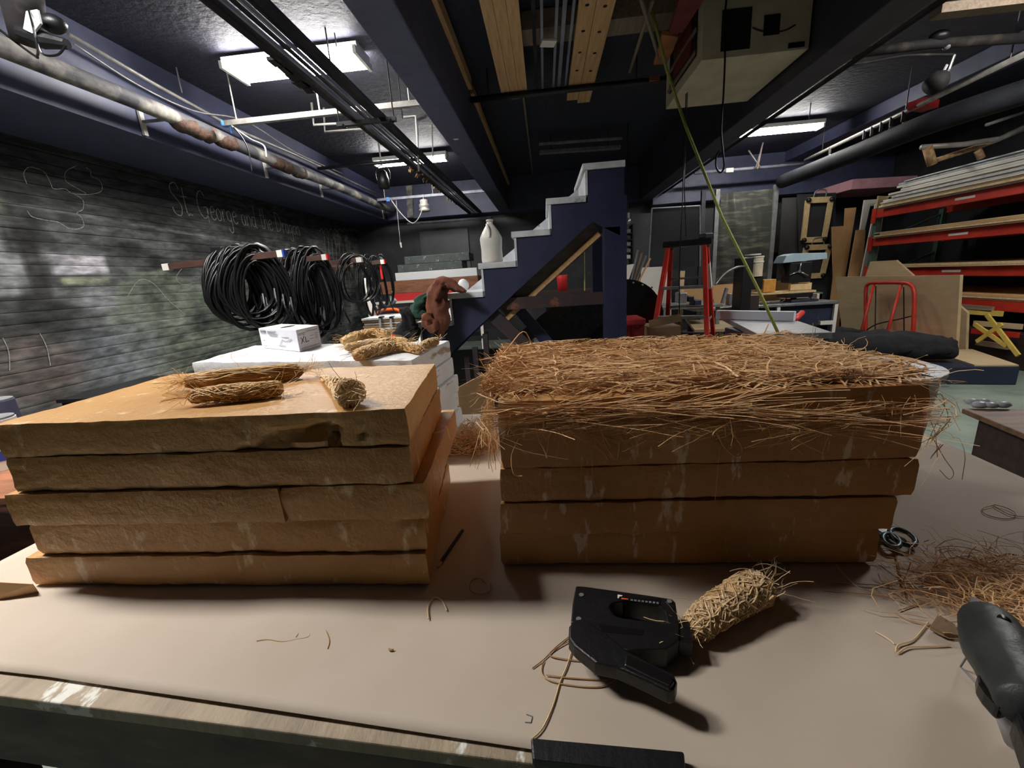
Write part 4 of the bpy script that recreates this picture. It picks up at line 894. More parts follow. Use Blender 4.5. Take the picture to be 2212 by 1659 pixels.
# ================================================================== SHELF AND STACKED BOARDS, BACK LEFT
def yb(px0, px1, py0, py1, Y, dpt, name, label, cat, mt, group=None, **k):
    a = ay(px0, py1, Y); b = ay(px1, py0, Y); z0 = ay((px0 + px1) / 2, py1, Y).z; z1 = ay((px0 + px1) / 2, py0, Y).z
    return one(name, label, cat, MB().box((a.x, Y, z0), (b.x, Y + dpt, z1)), mt, group, **k)
YK = 7.6
bs = thing('storage_shelf', 'black storage shelf against the back wall beyond the cable rack', 'shelf', (-1.9, YK + .3, 0))
x0 = ay(815, 700, YK).x; x1 = ay(1035, 600, YK).x
zsh = [ay(900, y, YK).z for y in (646,)]
zq = lambda py, px=930: ay(px, py, YK).z
MB().box((x0, YK - .02, zq(646) - .04), (x1, YK + .6, zq(646))).build('shelf_board', M_label, bs); MB().box((x0, YK - .02, .4), (x1, YK + .6, .44)).build('shelf_board', M_black, bs)
for x in (x0, x1 - .05): MB().box((x, YK, 0), (x + .05, YK + .05, zq(646) - .04)).build('post', M_label, bs)
stk = [(850, 1035, 646, 631, M_redtape, 'red_board', 'bright red board at the bottom of the pile on the back shelf'), (822, 1035, 631, 606, M_terra, 'brown_timber', 'brown timber slab above the red board on the back shelf'),
       (855, 1032, 606, 590, M_whitep, 'white_board', 'white board above the brown timber on the back shelf'), (860, 1000, 590, 575, M_scuff, 'black_platform', 'scuffed black board lower one of two on the white board'), (875, 1015, 575, 560, M_scuff, 'black_platform', 'scuffed black board uppermost of the pile on the back shelf')]
zprev = zq(646) + .001
for a_, b_, y0_, y1_, mm, nm, lb in stk:
    hgt = (y0_ - y1_) / FPX * 8.0; xa = ay(a_, y0_, YK).x; xb_ = ay(b_, y0_, YK).x
    one(nm, lb, 'board', MB().box((xa, YK, zprev), (xb_, YK + .5, zprev + hgt - .002)), mm, bevel=.006); zprev += hgt
for (px, lb) in ((840, 'grey metal pot on the case in front of the back shelf'),):
    q = ay(px, 665, 6.6)
pt = ay(838, 662, 7.0); one('black_cabinet', 'low black cabinet under the tilted metal pot', 'cabinet', MB().box((pt.x - .25, 6.85, 0), (pt.x + .3, 7.3, pt.z - .045)), M_black, bevel=.005); m_ = MB(); m_.lathe([(.07, 0), (.075, .17), (.068, .17), (.063, .01)], pt, 20, Matrix.Rotation(.7, 3, 'Y')); one('metal_pot', 'tilted grey metal pot in front of the back shelf', 'pot', m_, M_steel, smooth=True)
och = thing('orange_chair', 'orange plastic chair back showing above the white panels', 'chair', (ay(840, 690, 5.6).x, 5.6, 0))
q = ay(841, 680, 5.6); w2 = .17
m_ = MB(); m_.tube(smooth_path([(q.x - w2, 5.6, q.z - .25), (q.x - w2, 5.6, q.z), (q.x - w2 * .6, 5.62, q.z + .06), (q.x, 5.63, q.z + .07), (q.x + w2 * .6, 5.62, q.z + .06), (q.x + w2, 5.6, q.z), (q.x + w2, 5.6, q.z - .25)], 5), .022, 8); m_.build('back_frame', M_orange, och, smooth=True)
MB().box((q.x - w2, 5.3, q.z - .38), (q.x + w2, 5.7, q.z - .34)).build('seat', M_orange, och, bevel=.01); MB().box((q.x - w2 + .01, 5.61, q.z - .3), (q.x + w2 - .01, 5.63, q.z - .02)).build('back_panel', M_orange, och)
for sx in (-1, 1):
    for yy in (5.32, 5.66): MB().cyl((q.x + sx * (w2 - .02), yy, 0), (q.x + sx * (w2 - .02), yy, q.z - .38), .011, 8).build('leg', M_steel, och)
pw = thing('panel_stack', 'stack of white edged panels on a trolley behind the raffia rolls', 'panels', (ay(830, 700, 4.9).x, 4.9, 0))
a, b = ay(782, 690, 4.6), ay(880, 690, 4.6)
for k in range(6):
    z = ay(830, 686, 4.6).z - .028 * k; MB().box((a.x + rnd(-.01, .01), 4.6 + rnd(0, .02), z - .02), (b.x + rnd(-.01, .01), 5.15, z)).build('panel', M_whitep if k % 2 == 0 else M_mdf, pw)
MB().box((a.x, 4.62, z - .06), (b.x, 5.13, z - .021)).build('trolley_deck', M_steel, pw)
for x in (a.x + .05, b.x - .05):
    for yy in (4.68, 5.05): MB().cyl((x, yy, 0), (x, yy, z - .06), .02, 8).build('leg', M_steel, pw)
for px in (822, 845):
    q = ay(px, 686, 4.58); cl_ = thing('spring_clamp', 'spring clamp gripping the white panel stack, %s one' % ('left' if px == 822 else 'right'), 'clamp', q)
    MB().box((q.x - .018, 4.56, q.z - .02), (q.x + .018, 4.66, q.z + .012)).build('jaw', M_black, cl_, bevel=.004); MB().beam((q.x, 4.56, q.z - .01), (q.x + .01, 4.5, q.z - .13), .022, .008).build('handle', M_steel, cl_)
ps = thing('white_post', 'white post standing behind the farthest cable coils', 'post', (ay(800, 640, 5.6).x, 5.6, 0)); MB().box((ay(790, 640, 5.6).x, 5.6, 0), (ay(803, 640, 5.6).x, 5.68, ay(800, 600, 5.6).z)).build('shaft', M_label, ps); MB().box((ay(786, 640, 5.6).x, 5.55, 0), (ay(807, 640, 5.6).x, 5.73, .03)).build('foot', M_label, ps)
struct('wall_panel', MB().box((ay(905, 500, 9.9).x, 9.92, ay(950, 600, 9.9).z), (ay(1010, 500, 9.9).x, 9.995, ay(950, 497, 9.9).z)), mat('grey_back_panel', (70, 74, 76), (58, 62, 64), 3, rough=.5))
# ================================================================== LADDER, STOOL, MID RIGHT
ld = thing('step_ladder', 'red fibreglass step ladder with a black top', 'ladder', (1.65, 4.6, 0))
tc_ = Vector((1.46, 4.6, ay(1485, 528, 4.6).z)); s_v = Vector((.92, -.39, 0)); f_v = Vector((-.45, -.89, 0))
top = tc_
def rail(side, front):
    a = top + s_v * (side * .17) + f_v * (.07 if front else -.07) - Vector((0, 0, .03)); dz = a.z
    b = top + s_v * (side * (.33 if front else .3)) + f_v * (.46 if front else -.56); b.z = 0; return a, b
for side in (-1, 1):
    for fr in (True, False):
        a, b = rail(side, fr); MB().beam(a, b, .04, .085 if fr else .065, f_v).build('rail', M_red, ld, bevel=.003)
        if side == 1 and not fr:
            l = a.lerp(b, .1); l2 = a.lerp(b, .26); MB().beam(l, l2, .043, .068, f_v).build('warning_label', M_label, ld)
aL, bL = rail(-1, True); aR, bR = rail(1, True)
for k in range(1, 6):
    t = (top.z - .13 - .29 * k) ; f_ = (aL.z - t) / (aL.z - bL.z)
    if t < .1: break
    MB().beam(aL.lerp(bL, f_), aR.lerp(bR, f_), .085, .028).build('step', M_steel, ld)
aL2, bL2 = rail(-1, False); aR2, bR2 = rail(1, False)
for k in range(1, 5): MB().beam(aL2.lerp(bL2, k * .19), aR2.lerp(bR2, k * .19), .03, .02).build('rear_brace', M_steel, ld)
for side in (-1, 1):
    a, b = rail(side, True); c, d = rail(side, False); MB().beam(a.lerp(b, .45), c.lerp(d, .45), .01, .02).build('spreader', M_steel, ld)
MB().obox(top + Vector((0, 0, .01)), (.46, .2, .06), math.atan2(s_v.y, s_v.x)).build('top_cap', M_black, ld, bevel=.008)
m_ = MB(); m_.obox(top + s_v * .17 + Vector((0, 0, .065)), (.1, .09, .045), .4); one('black_tool', 'small black tool left on the ladder top', 'tool', m_, M_black, bevel=.006)
# red stool
q = ay(1365, 682, 3.6); sx0, sx1 = ay(1333, 690, 3.6).x, ay(1395, 690, 3.6).x
sl_ = thing('red_stool', 'small barn red wooden stool box beside the stair post', 'stool', ((sx0 + sx1) / 2, 3.75, 0))
zt_ = ay(1365, 690, 3.6).z
MB().box((sx0, 3.6, zt_ - .05), (sx1, 3.95, zt_)).build('top', M_stool, sl_, bevel=.006)
for (u0, u1, v0, v1) in ((.02, .11, 0, .02), (.14, .23, 0, .02), (.02, .11, .3, .32), (.14, .23, .3, .32)):
    MB().hexa([(sx0 + u0 - .01, 3.61 + v0, 0), (sx0 + u1 - .01, 3.61 + v0, 0), (sx0 + u1 - .01, 3.61 + v1, 0), (sx0 + u0 - .01, 3.61 + v1, 0), (sx0 + u0, 3.61 + v0, zt_ - .05), (sx0 + u1, 3.61 + v0, zt_ - .05), (sx0 + u1, 3.61 + v1, zt_ - .05), (sx0 + u0, 3.61 + v1, zt_ - .05)]).build('leg_board', M_stool, sl_)
MB().box((sx1 - .025, 3.63, .2), (sx1 - .005, 3.9, zt_ - .05)).build('side_board', M_stool, sl_)
# cardboard carton
a, b = ay(1402, 735, 3.9), ay(1470, 735, 3.9); zt_ = ay(1435, 706, 3.9).z
cbx = thing('cardboard_box', 'old cardboard box between the red stool and the ladder', 'box', ((a.x + b.x) / 2, 4.05, 0)); MB().box((a.x, 3.9, 0), (b.x, 4.25, zt_)).build('carton', M_cardd, cbx, bevel=.003); MB().beam((a.x, 3.91, zt_ + .03), (b.x, 3.91, zt_ + .075), .004, .07).build('flap', M_cardd, cbx)
# round drum (upright dark disc)
dc = ay(1372, 660, 4.6)
dr_ = thing('round_tub', 'large black round tub on its side behind the red stool', 'tub', (1.0, 4.6, 0)); rad_ = (ay(1372, 604, 4.6).z - .62) / 2
rad_ = .40; cz_ = ay(1372, 604, 4.6).z - rad_
m_ = MB(); m_.lathe([(rad_, 0), (rad_, .3), (rad_ - .02, .3), (rad_ - .05, .03)], (ay(1368, 650, 4.6).x - .1, 4.6, cz_), 44, Matrix.Rotation(R(-90), 3, 'X')); m_.build('tub', M_black, dr_, smooth=True)
m_ = MB(); m_.lathe([(rad_ + .012, -.012), (rad_ + .012, .012)], (ay(1368, 650, 4.6).x - .1, 4.6, cz_), 44, Matrix.Rotation(R(-90), 3, 'X')); m_.build('rim', M_blackr, dr_, smooth=False)
for k in range(3): p = ay(1368 + k * 20, 611 + k * 5, 4.58); MB().sphere(p, .012, 8).build('rivet', M_steel, dr_, smooth=True)
MB().box((.55, 4.62, 0), (1.2, 4.9, cz_ - rad_ + .02)).build('cradle', M_black, dr_)
# leaning sheets around x 1350-1450
def sheet(name, label, cat, pts, Y0, mt, th=.012, group=None, dy=0, floor=True):
    P4 = [ay(a, b, Y0 + (dy if i in (2, 3) else 0)) for i, (a, b) in enumerate(pts)]; m_ = MB()
    if floor: P4 = [Vector((P4[0].x, Y0, 0)), Vector((P4[1].x, Y0, 0))] + P4[1:] + [P4[0]]
    m_.prism(P4, (0, th, 0)); return one(name, label, cat, m_, mt, group)
YW = 6.6
sheet('white_board', 'grey white board leaning behind the ladder, left of its rails', 'panel', [(1382, 700), (1450, 695), (1450, 575), (1385, 578)], 6.2, M_label, dy=.1)
sheet('white_strip', 'narrow white strip leaning near the black tub', 'panel', [(1343, 605), (1358, 605), (1370, 570), (1355, 572)], 5.6, M_label)
for k in range(4): sheet('timber_offcut', 'thin timber offcut leaning behind the black tub, %s' % ['leftmost', 'second from left', 'third from left', 'rightmost'][k], 'offcut', [(1362 + 6 * k, 604), (1366 + 6 * k, 604), (1380 + 9 * k, 540 + 6 * k), (1376 + 9 * k, 540 + 6 * k)], 5.7 + .05 * k, [M_steel, M_cardd, M_alu, M_mdf][k], .01)
aw = thing('acrylic_sheet', 'clear acrylic sheet standing upright behind the ladder', 'panel', (3.0, 6.9, 0))
m_ = MB(); m_.prism([ay(1400, 590, 6.9), ay(1512, 575, 6.9), ay(1512, 444, 6.9), ay(1408, 450, 6.9)], (0, .008, 0)); m_.build('pane', M_acrylic, aw)
for s in ((1400, 590, 1408, 450), (1512, 575, 1512, 444)): MB().beam(ay(s[0], s[1], 6.9), ay(s[2], s[3], 6.9), .02, .02).build('edge', M_steel, aw)
MB().beam(ay(1408, 450, 6.9), ay(1512, 444, 6.9), .014, .014).build('edge', M_alu, aw); MB().beam(ay(1400, 590, 6.9) + Vector((.1, 0, 0)), Vector((ay(1400, 590, 6.9).x + .1, 6.9, 0)), .03, .03).build('leg', M_steel, aw); MB().beam(ay(1505, 575, 6.9), Vector((ay(1505, 575, 6.9).x, 6.9, 0)), .03, .03).build('leg', M_steel, aw)
# partition wall with plastic curtain and posts
YP = 8.3
for i, (px) in enumerate((1520, 1550, 1676)):
    b = ay(px, 440, YP); MB_ = MB().box((b.x - .035, YP, 0), (b.x + .035, YP + .07, CZ + 1.27)); o = struct('partition_post', MB_, M_steel if i else M_dark)
m_ = MB(); vs_ = []; fs_ = []
x0, x1 = ay(1553, 500, YP).x, ay(1674, 500, YP).x; zb = ay(1610, 620, YP).z
for j in range(13):
    for i in range(41):
        s = i / 40; z = zb + (CZ + 1.2 - zb) * j / 12; vs_.append((x0 + (x1 - x0) * s, YP + .03 + .02 * math.sin(s * 22 + j * .5) + .03 * noise.noise(Vector((s * 4, j * .4, 0))), z))
for j in range(12):
    for i in range(40): a = j * 41 + i; fs_.append((a, a + 1, a + 42, a + 41))
m_.add(vs_, fs_); one('plastic_curtain', 'cloudy plastic curtain hanging behind the olive rope', 'curtain', m_, M_poly, smooth=True, fix=False)
# grey panel boards between curtain and clamps
sheet('grey_board', 'dark grey board on the back wall right of the plastic curtain', 'panel', [(1685, 510), (1735, 508), (1735, 425), (1690, 428)], 9.0, M_steel if False else mat('charcoal_panel', (70, 70, 68), (60, 60, 58), 5, rough=.6))
struct('wall_patch', MB().sphere(ay(1706, 445, 9.95), .07, 10, (.8, .2, 1.1)).sphere(ay(1702, 475, 9.95), .035, 8, (1, .3, 1)), M_label)
# workbench at the back right
YN = 5.7
xb0, xb1 = ay(1500, 660, YN).x, ay(1812, 655, YN).x; zbn = ay(1700, 656, YN).z
wb = thing('workbench', 'long workbench with dark blue front panels under the drill press', 'bench', ((xb0 + xb1) / 2, YN + .3, 0))
MB().box((xb0, YN, zbn - .035), (xb1, YN + .7, zbn)).build('worktop', M_alu, wb, bevel=.004)
for k, px in enumerate((1563, 1600, 1682, 1806)):
    x = ay(px, 680, YN).x; MB().box((x - .02, YN + .01, 0), (x + .02, YN + .05, zbn - .036)).build('leg', M_label, wb)
for (p0, p1) in ((1565, 1598), (1648, 1680), (1688, 1805)):
    MB().box((ay(p0, 680, YN).x, YN + .06, .1), (ay(p1, 680, YN).x, YN + .08, zbn - .04)).build('front_panel', M_cabinet, wb)
MB().box((xb0, YN + .68, zbn), (xb1 + .02, YN + .7, zbn + .26)).build('backboard', M_mdf, wb)
m_ = MB(); q = ay(1785, 697, YN - .02); m_.obox(q, (.17, .05, .045)); one('white_block', 'small white block in front of the bench end', 'block', m_, M_label)
# drill press
dpx = ay(1722, 655, YN + .2).x; dy = YN + .25
dp = thing('drill_press', 'drill press with a pale blue belt cover on the workbench', 'drill press', (dpx, dy, zbn + .001))
def dz(py): return ay(1722, py, dy).z
def dxx(px, py): return ay(px, py, dy).x
m_ = MB(); m_.prism([(dxx(1682, 565), dy - .1, dz(566)), (dxx(1690, 555), dy - .1, dz(551)), (dxx(1705, 550), dy - .1, dz(547)), (dxx(1775, 553), dy - .1, dz(550)), (dxx(1776, 565), dy - .1, dz(563))], (0, .24, 0)); m_.build('belt_cover', M_bluehead, dp, bevel=.006)
MB().box((dxx(1700, 570), dy - .08, dz(610)), (dxx(1748, 570), dy + .12, dz(566) - .001)).build('head', M_black, dp, bevel=.012)
MB().cyl((dxx(1700, 590), dy + .05, dz(595)), (dxx(1690, 590), dy + .05, dz(568)), .04, 12).build('motor', M_black, dp)
MB().cyl((dxx(1727, 600), dy + .09, zbn + .001), (dxx(1727, 600), dy + .09, dz(600)), .035, 16).build('column', M_steel, dp, smooth=True)
MB().cyl((dxx(1722, 600), dy, dz(620)), (dxx(1722, 600), dy, dz(600)), .02, 12).build('quill', M_chrome, dp)
hb = Vector((dxx(1717, 586), dy - .1, dz(586)))
for an in (200, 325, 90): MB().cyl(hb, hb + Vector((math.cos(R(an)) * .13, -.02, math.sin(R(an)) * .1)), .007, 8).build('feed_handle', M_chrome, dp, smooth=True)
MB().sphere(hb, .02, 10).build('hub', M_chrome, dp)
MB().box((dxx(1688, 640), dy - .14, dz(641)), (dxx(1742, 640), dy + .12, dz(632))).build('table', M_black, dp, bevel=.006)
MB().box((dxx(1632, 625), dy - .15, dz(631)), (dxx(1748, 625), dy + .15, dz(627))).build('auxiliary_table', M_beige, dp)
MB().box((dxx(1703, 620), dy - .05, dz(626)), (dxx(1748, 620), dy + .0, dz(612))).build('fence', M_beige, dp)
MB().cyl((dxx(1690, 640), dy - .1, dz(642)), (dxx(1676, 650), dy - .12, dz(650)), .006, 6).build('lever', M_black, dp)
MB().tube([(dxx(1740, 640), dy - .1, dz(636)), (dxx(1740, 640), dy - .12, dz(646)), (dxx(1748, 640), dy - .12, dz(646))], .006, 6).build('crank', M_black, dp)
MB().box((dxx(1698, 652), dy - .12, zbn + .001), (dxx(1756, 652), dy + .15, zbn + .03)).build('base', M_cabinet, dp, bevel=.006)
m_ = MB(); m_.box((dxx(1642, 610), dy - .1, dz(626)), (dxx(1668, 610), dy + .02, dz(599))); one('wood_block', 'amber coloured wood block beside the drill press', 'block', m_, M_amber, bevel=.004)
# band saw like black column machine with canister
bx0 = ay(1603, 600, 5.45).x; bx1 = ay(1622, 600, 5.45).x
bw = thing('dust_collector', 'black column dust collector with a clear canister left of the drill press', 'machine', (bx0, 5.45, 0))
MB().box((bx0, 5.45, 0), (bx1 + .02, 5.7, ay(1615, 556, 5.45).z)).build('column', M_black, bw, bevel=.01); MB().box((bx1 + .02, 5.5, 0), (ay(1645, 640, 5.45).x, 5.7, ay(1630, 640, 5.45).z)).build('base_box', M_darkwood, bw)
cc = ay(1638, 570, 5.5); zt_ = ay(1638, 556, 5.5).z; zb_ = ay(1638, 597, 5.5).z
m_ = MB(); m_.lathe([(.075, 0), (.075, zt_ - zb_)], (cc.x, 5.55, zb_), 24); m_.build('canister', M_hangbox, bw, smooth=False)
for z in (zt_ - .06, zt_ + .0): m_ = MB(); m_.lathe([(.082, 0), (.082, .016)], (cc.x, 5.55, z), 24); m_.build('band', M_label, bw)
m_ = MB(); m_.lathe([(.09, 0), (.09, .014)], (cc.x - .05, 5.55, zt_ + .03), 24); m_.build('lid', M_label, bw)
MB().box((cc.x - .07, 5.5, ay(1638, 625, 5.5).z), (cc.x + .07, 5.62, zb_)).build('bracket', M_black, bw)
m_ = MB(); m_.tube(smooth_path([ay(1608, 575, 5.45), ay(1590, 578, 5.4), ay(1565, 592, 5.3), ay(1545, 615, 5.2)], 6), .012, 8); m_.build('hose', M_alu, bw, smooth=True)
# miter-saw-like tools beyond the ladder
for k, (px0, px1, py0, py1, mt, lb) in enumerate([(1468, 1485, 632, 655, M_alu, 'grey pail on the bench behind the ladder rails'), (1486, 1500, 640, 652, M_black, 'small black tool case on the bench behind the ladder'), (1500, 1516, 648, 660, M_cabinet, 'dark tool beside the black case on the bench'), ]):
    yb(px0, px1, py0, py1, 5.3, .2, ['pail', 'tool_case', 'bench_tool'][k], lb, ['pail', 'case', 'tool'][k], mt, bevel=.01)
sb = thing('side_bench', 'steel topped bench behind the red ladder', 'bench', (2.2, 5.5, 0)); xa, xb_ = ay(1425, 662, 5.25).x, ay(1562, 660, 5.25).x; z = ay(1490, 661, 5.25).z
MB().box((xa, 5.25, z - .03), (xb_, 5.9, z)).build('worktop', M_steel, sb)
for x in (xa + .02, xb_ - .06):
    for yy in (5.28, 5.8): MB().box((x, yy, 0), (x + .04, yy + .04, z - .03)).build('leg', M_steel, sb)
m_ = MB(); m_.beam(ay(1560, 655, 5.35), ay(1570, 622, 5.35), .03, .05, (0, -1, 0)); one('hand_saw_guard', 'slanted grey machine guard left of the dust collector', 'tool', m_, M_steel, bevel=.004)
sheet('mdf_panel', 'tan mdf panel standing behind the side bench', 'panel', [(1535, 665), (1604, 660), (1604, 614), (1540, 618)], 6.3, M_mdf, dy=.05)
sheet('mdf_panel', 'small pale board showing between the ladder rails', 'panel', [(1468, 612), (1478, 612), (1480, 585), (1470, 585)], 6.0, M_beige)
for k, (px0, px1, py0, py1, mt, nm, lb) in enumerate([(1575, 1583, 628, 652, M_steel, 'tool_stand', 'thin grey tool stand on the workbench left of the dust collector'), (1768, 1782, 640, 654, M_hangbox, 'small_bin', 'pale small bin at the right end of the workbench'), (1784, 1794, 636, 652, M_green_up, 'small_jar', 'green grey jar at the far right end of the workbench'), (1530, 1542, 645, 660, M_cabinet, 'tool_box', 'navy tool box near the left end of the workbench')]):
    a = ay(px0, py1, YN + .3); b = ay(px1, py0, YN + .3); sx_ = min(0, xb1 - .02 - b.x); a.x += sx_; b.x += sx_; one(nm, lb, 'tool' if k in (0, 3) else 'container', MB().box((a.x, YN + .3, zbn + .001), (b.x, YN + .42, zbn + .001 + max(.03, b.z - a.z))), mt, bevel=.006)
# table saw
ts_ = thing('table_saw', 'table saw with a grey cast iron top and long pale fence', 'saw', (1.9, 3.8, 0)); h = -.55
m_ = MB(); m_.prism(pg([(1637, 722), (1799, 718), (1714, 690), (1561, 683)], h), (0, 0, -.045)); m_.build('saw_top', M_castiron, ts_, bevel=.003)
m_ = MB(); m_.prism(pg([(1500, 712), (1628, 709), (1560, 684), (1480, 686)], -.72), (0, 0, -.03)); wt2 = thing('low_work_table', 'low plywood topped table behind the red ladder', 'table', (2.1, 5.5, 0)); m_.build('top', M_ply, wt2)
a, b = az(1548, 689, h), az(1716, 694, h); m_ = MB(); m_.beam(a + Vector((0, 0, .045)), b + Vector((0, 0, .045)), .06, .085); m_.build('fence', M_fence, ts_, bevel=.004)
m_ = MB(); m_.cyl(az(1716, 693, h) + Vector((0, 0, .01)), az(1732, 680, h) + Vector((.0, .0, .02)), .026, 12); m_.build('fence_handle', M_redtape, ts_, smooth=True)
pc = (az(1637, 722, h) + az(1799, 718, h) + az(1714, 690, h) + az(1561, 683, h)) / 4; MB().box((pc.x - .28, pc.y - .3, 0), (pc.x + .3, pc.y + .3, CZ + h - .046)).build('cabinet', M_cabinet, ts_, bevel=.01)
for a_, b_ in ((1508, 709), (1620, 707), (1570, 689), (1492, 690)): p = az(a_, b_, -.72); MB().box((p.x - .03, p.y - .03, 0), (p.x + .03, p.y + .03, CZ - .751)).build('leg', M_darkwood, wt2)
# hanging folding frames (two)
for k, (y0_, y1_, lb) in enumerate([(428, 522, 'pale folding step frame hung highest on the back wall'), (530, 600, 'pale folding step frame partly hidden by the drill press')]):
    Y = 8.8; q = thing('folding_frame', lb, 'frame', ay(1765, y1_, Y), 'pale folding frames on the wall')
    a1, a2, b1, b2 = ay(1745 - 4 * k, y0_ + 5, Y), ay(1795 - 4 * k, y0_ + 3, Y), ay(1735 - 4 * k, y1_ - 3, Y), ay(1780 - 4 * k, y1_ - 5, Y)
    MB().beam(a1, b1, .09, .03, (0, -1, 0)).build('side_rail', M_beige, q); MB().beam(a2, b2, .09, .03, (0, -1, 0)).build('side_rail', M_beige, q)
    MB().beam(a1, a2, .1, .04, (0, -1, 0)).build('cross_rail', M_beige, q); MB().beam(b1, b2, .1, .04, (0, -1, 0)).build('cross_rail', M_beige, q)
    mid = (a1 + a2) / 2; MB().tube(smooth_path([mid + Vector((-.11, 0, .05)), mid + Vector((-.08, -.02, .16)), mid + Vector((.08, -.02, .16)), mid + Vector((.11, 0, .05))], 4), .012, 8).build('carry_handle', M_alu, q)
    for c_ in (a1, a2, b1, b2): MB().sphere(c_ + Vector((0, -.03, 0)), .045, 10).build('hinge_knob', M_black, q, smooth=True)
sheet('grey_board', 'charcoal backing board behind the folding frames', 'panel', [(1728, 620), (1800, 618), (1806, 416), (1722, 420)], 8.85, M_dark)
sheet('wall_cabinet', 'dark box on the wall left of the folding frames', 'box', [(1680, 545), (1720, 540), (1720, 508), (1682, 510)], 9.6, M_darkwood, .39, floor=False)
sheet('mdf_panel', 'stepped tan mdf panel leaning right of the folding frames', 'panel', [(1800, 600), (1826, 598), (1850, 448), (1826, 450), (1824, 488), (1797, 490)], 8.6, M_mdf, .02)
sheet('mdf_panel', 'narrow tan mdf panel leaning in front of the stepped one', 'panel', [(1832, 598), (1862, 596), (1870, 496), (1850, 497)], 8.3, M_mdf, .02)
sheet('white_flat', 'white framed flat leaning beside the pallet rack', 'panel', [(1858, 497), (1868, 497), (1880, 445), (1895, 444), (1898, 430), (1868, 432)], 8.35, M_label, .03)
sheet('white_flat', 'long white board leaning on the end of the pallet rack', 'panel', [(1860, 598), (1868, 597), (1896, 455), (1892, 440), (1886, 470)], 8.1, M_label, .03)
sheet('plywood_offcut', 'pale plywood piece standing at the top end of the pallet rack', 'panel', [(1892, 460), (1912, 440), (1922, 424), (1898, 423)], 8.0, M_ply, .03)
sheet('pink_foam_board', 'pink insulation foam board stored high by the back wall', 'board', [(1838, 409), (1975, 401), (1983, 379), (1843, 387)], 8.6, M_pink, 1.045, floor=False)
# plywood sheets on the red cart
XP = 5.0
def xs(pts, X, th, name, label, mt, cat='plywood'):
    P4 = [ax(a, b, X + dx) for a, b, dx in pts]; m_ = MB()
    if 'clipped' in label: P4 = [Vector((P4[0].x, P4[0].y, .235)), Vector((P4[1].x, P4[1].y, .235))] + P4[1:] + [P4[0]]
    m_.prism(P4, (th, 0, 0)); return one(name, label, cat, m_, mt)
xs([(1820, 722, 0), (2064, 760, 0), (2074, 594, -.12), (1804, 598, -.12)], XP, .035, 'plywood_sheet', 'large plywood sheet standing on the red panel cart', M_ply)
xs([(1868, 600, .05), (1972, 595, .05), (1935, 562, .05), (1880, 565, .05)], XP + .05, .03, 'plywood_sheet', 'plywood piece with clipped corners showing above the large sheet', M_ply)
xs([(2064, 758, .12), (2086, 762, .12), (2089, 675, .12), (2072, 660, .12)], XP + .1, .03, 'plywood_sheet', 'narrow plywood piece behind the right edge of the large sheet', M_ply)
ct = thing('panel_cart', 'red tube frame panel cart in front of the large plywood sheet', 'cart', (4.6, 6.6, 0)); XC = 4.78
def cp(a, b, X=XC): return ax(a, b, X)
m_ = MB(); m_.tube(smooth_path([cp(1870, 728), cp(1870, 660), cp(1871, 622), cp(1880, 612), cp(1900, 611), cp(1950, 611), cp(1968, 616), cp(1975, 635), cp(1974, 690), cp(1971, 735)], 4), .024, 10); m_.build('hoop_frame', M_redr, ct, smooth=True)
for p0, p1 in (((1888, 615), (1858, 725, 4.5)), ((1947, 615), (1912, 733, 4.5))): MB().cyl(cp(*p0), cp(p1[0], p1[1], p1[2]), .018, 8).build('slant_tube', M_redr, ct, smooth=True)
for p0, p1 in (((1892, 618), (1890, 730)), ((1952, 620), (1953, 735))): MB().cyl(cp(*p0, XC + .05), cp(*p1, XC + .05), .008, 6).build('rod', M_darkwood, ct)
a, b = cp(1835, 728, 4.45), cp(1975, 740, XC); m_ = MB(); m_.beam(Vector((4.72, a.y, .15)), Vector((4.75, b.y - .1, .15)), .8, .03); m_.build('deck', M_redr, ct, bevel=.004)
m_ = MB(); m_.tube(smooth_path([cp(1872, 713), cp(1895, 700), cp(1940, 690), cp(1972, 682)], 4), .009, 6); m_.build('bungee_cord', M_black, ct)
for yy in (b.y + .25, a.y - .25):
    for xx in (4.42, 4.72): MB().cyl((xx - .02, yy, .09), (xx + .02, yy, .09), .085, 16).build('caster', M_blackr, ct)
# pallet rack
XR = 5.5; yR1 = 7.8; yR0 = 4.55
rk = thing('pallet_rack', 'tall red beamed pallet rack loaded with sheet goods', 'rack', (XR + .5, 6.2, 0))
for y in (yR1, yR0 - .1):
    for x in (XR, XR + 1.0): MB().box((x, y, 0), (x + .08, y + .08, CZ + .62)).build('upright', M_green_up, rk)
    for z in (.4, 1.0, 1.6): MB().beam((XR + .04, y + .04, z), (XR + 1.04, y + .04, z + .4), .03, .03).build('upright_brace', M_green_up, rk)
def rh(px, py): return ax(px, py, XR).z
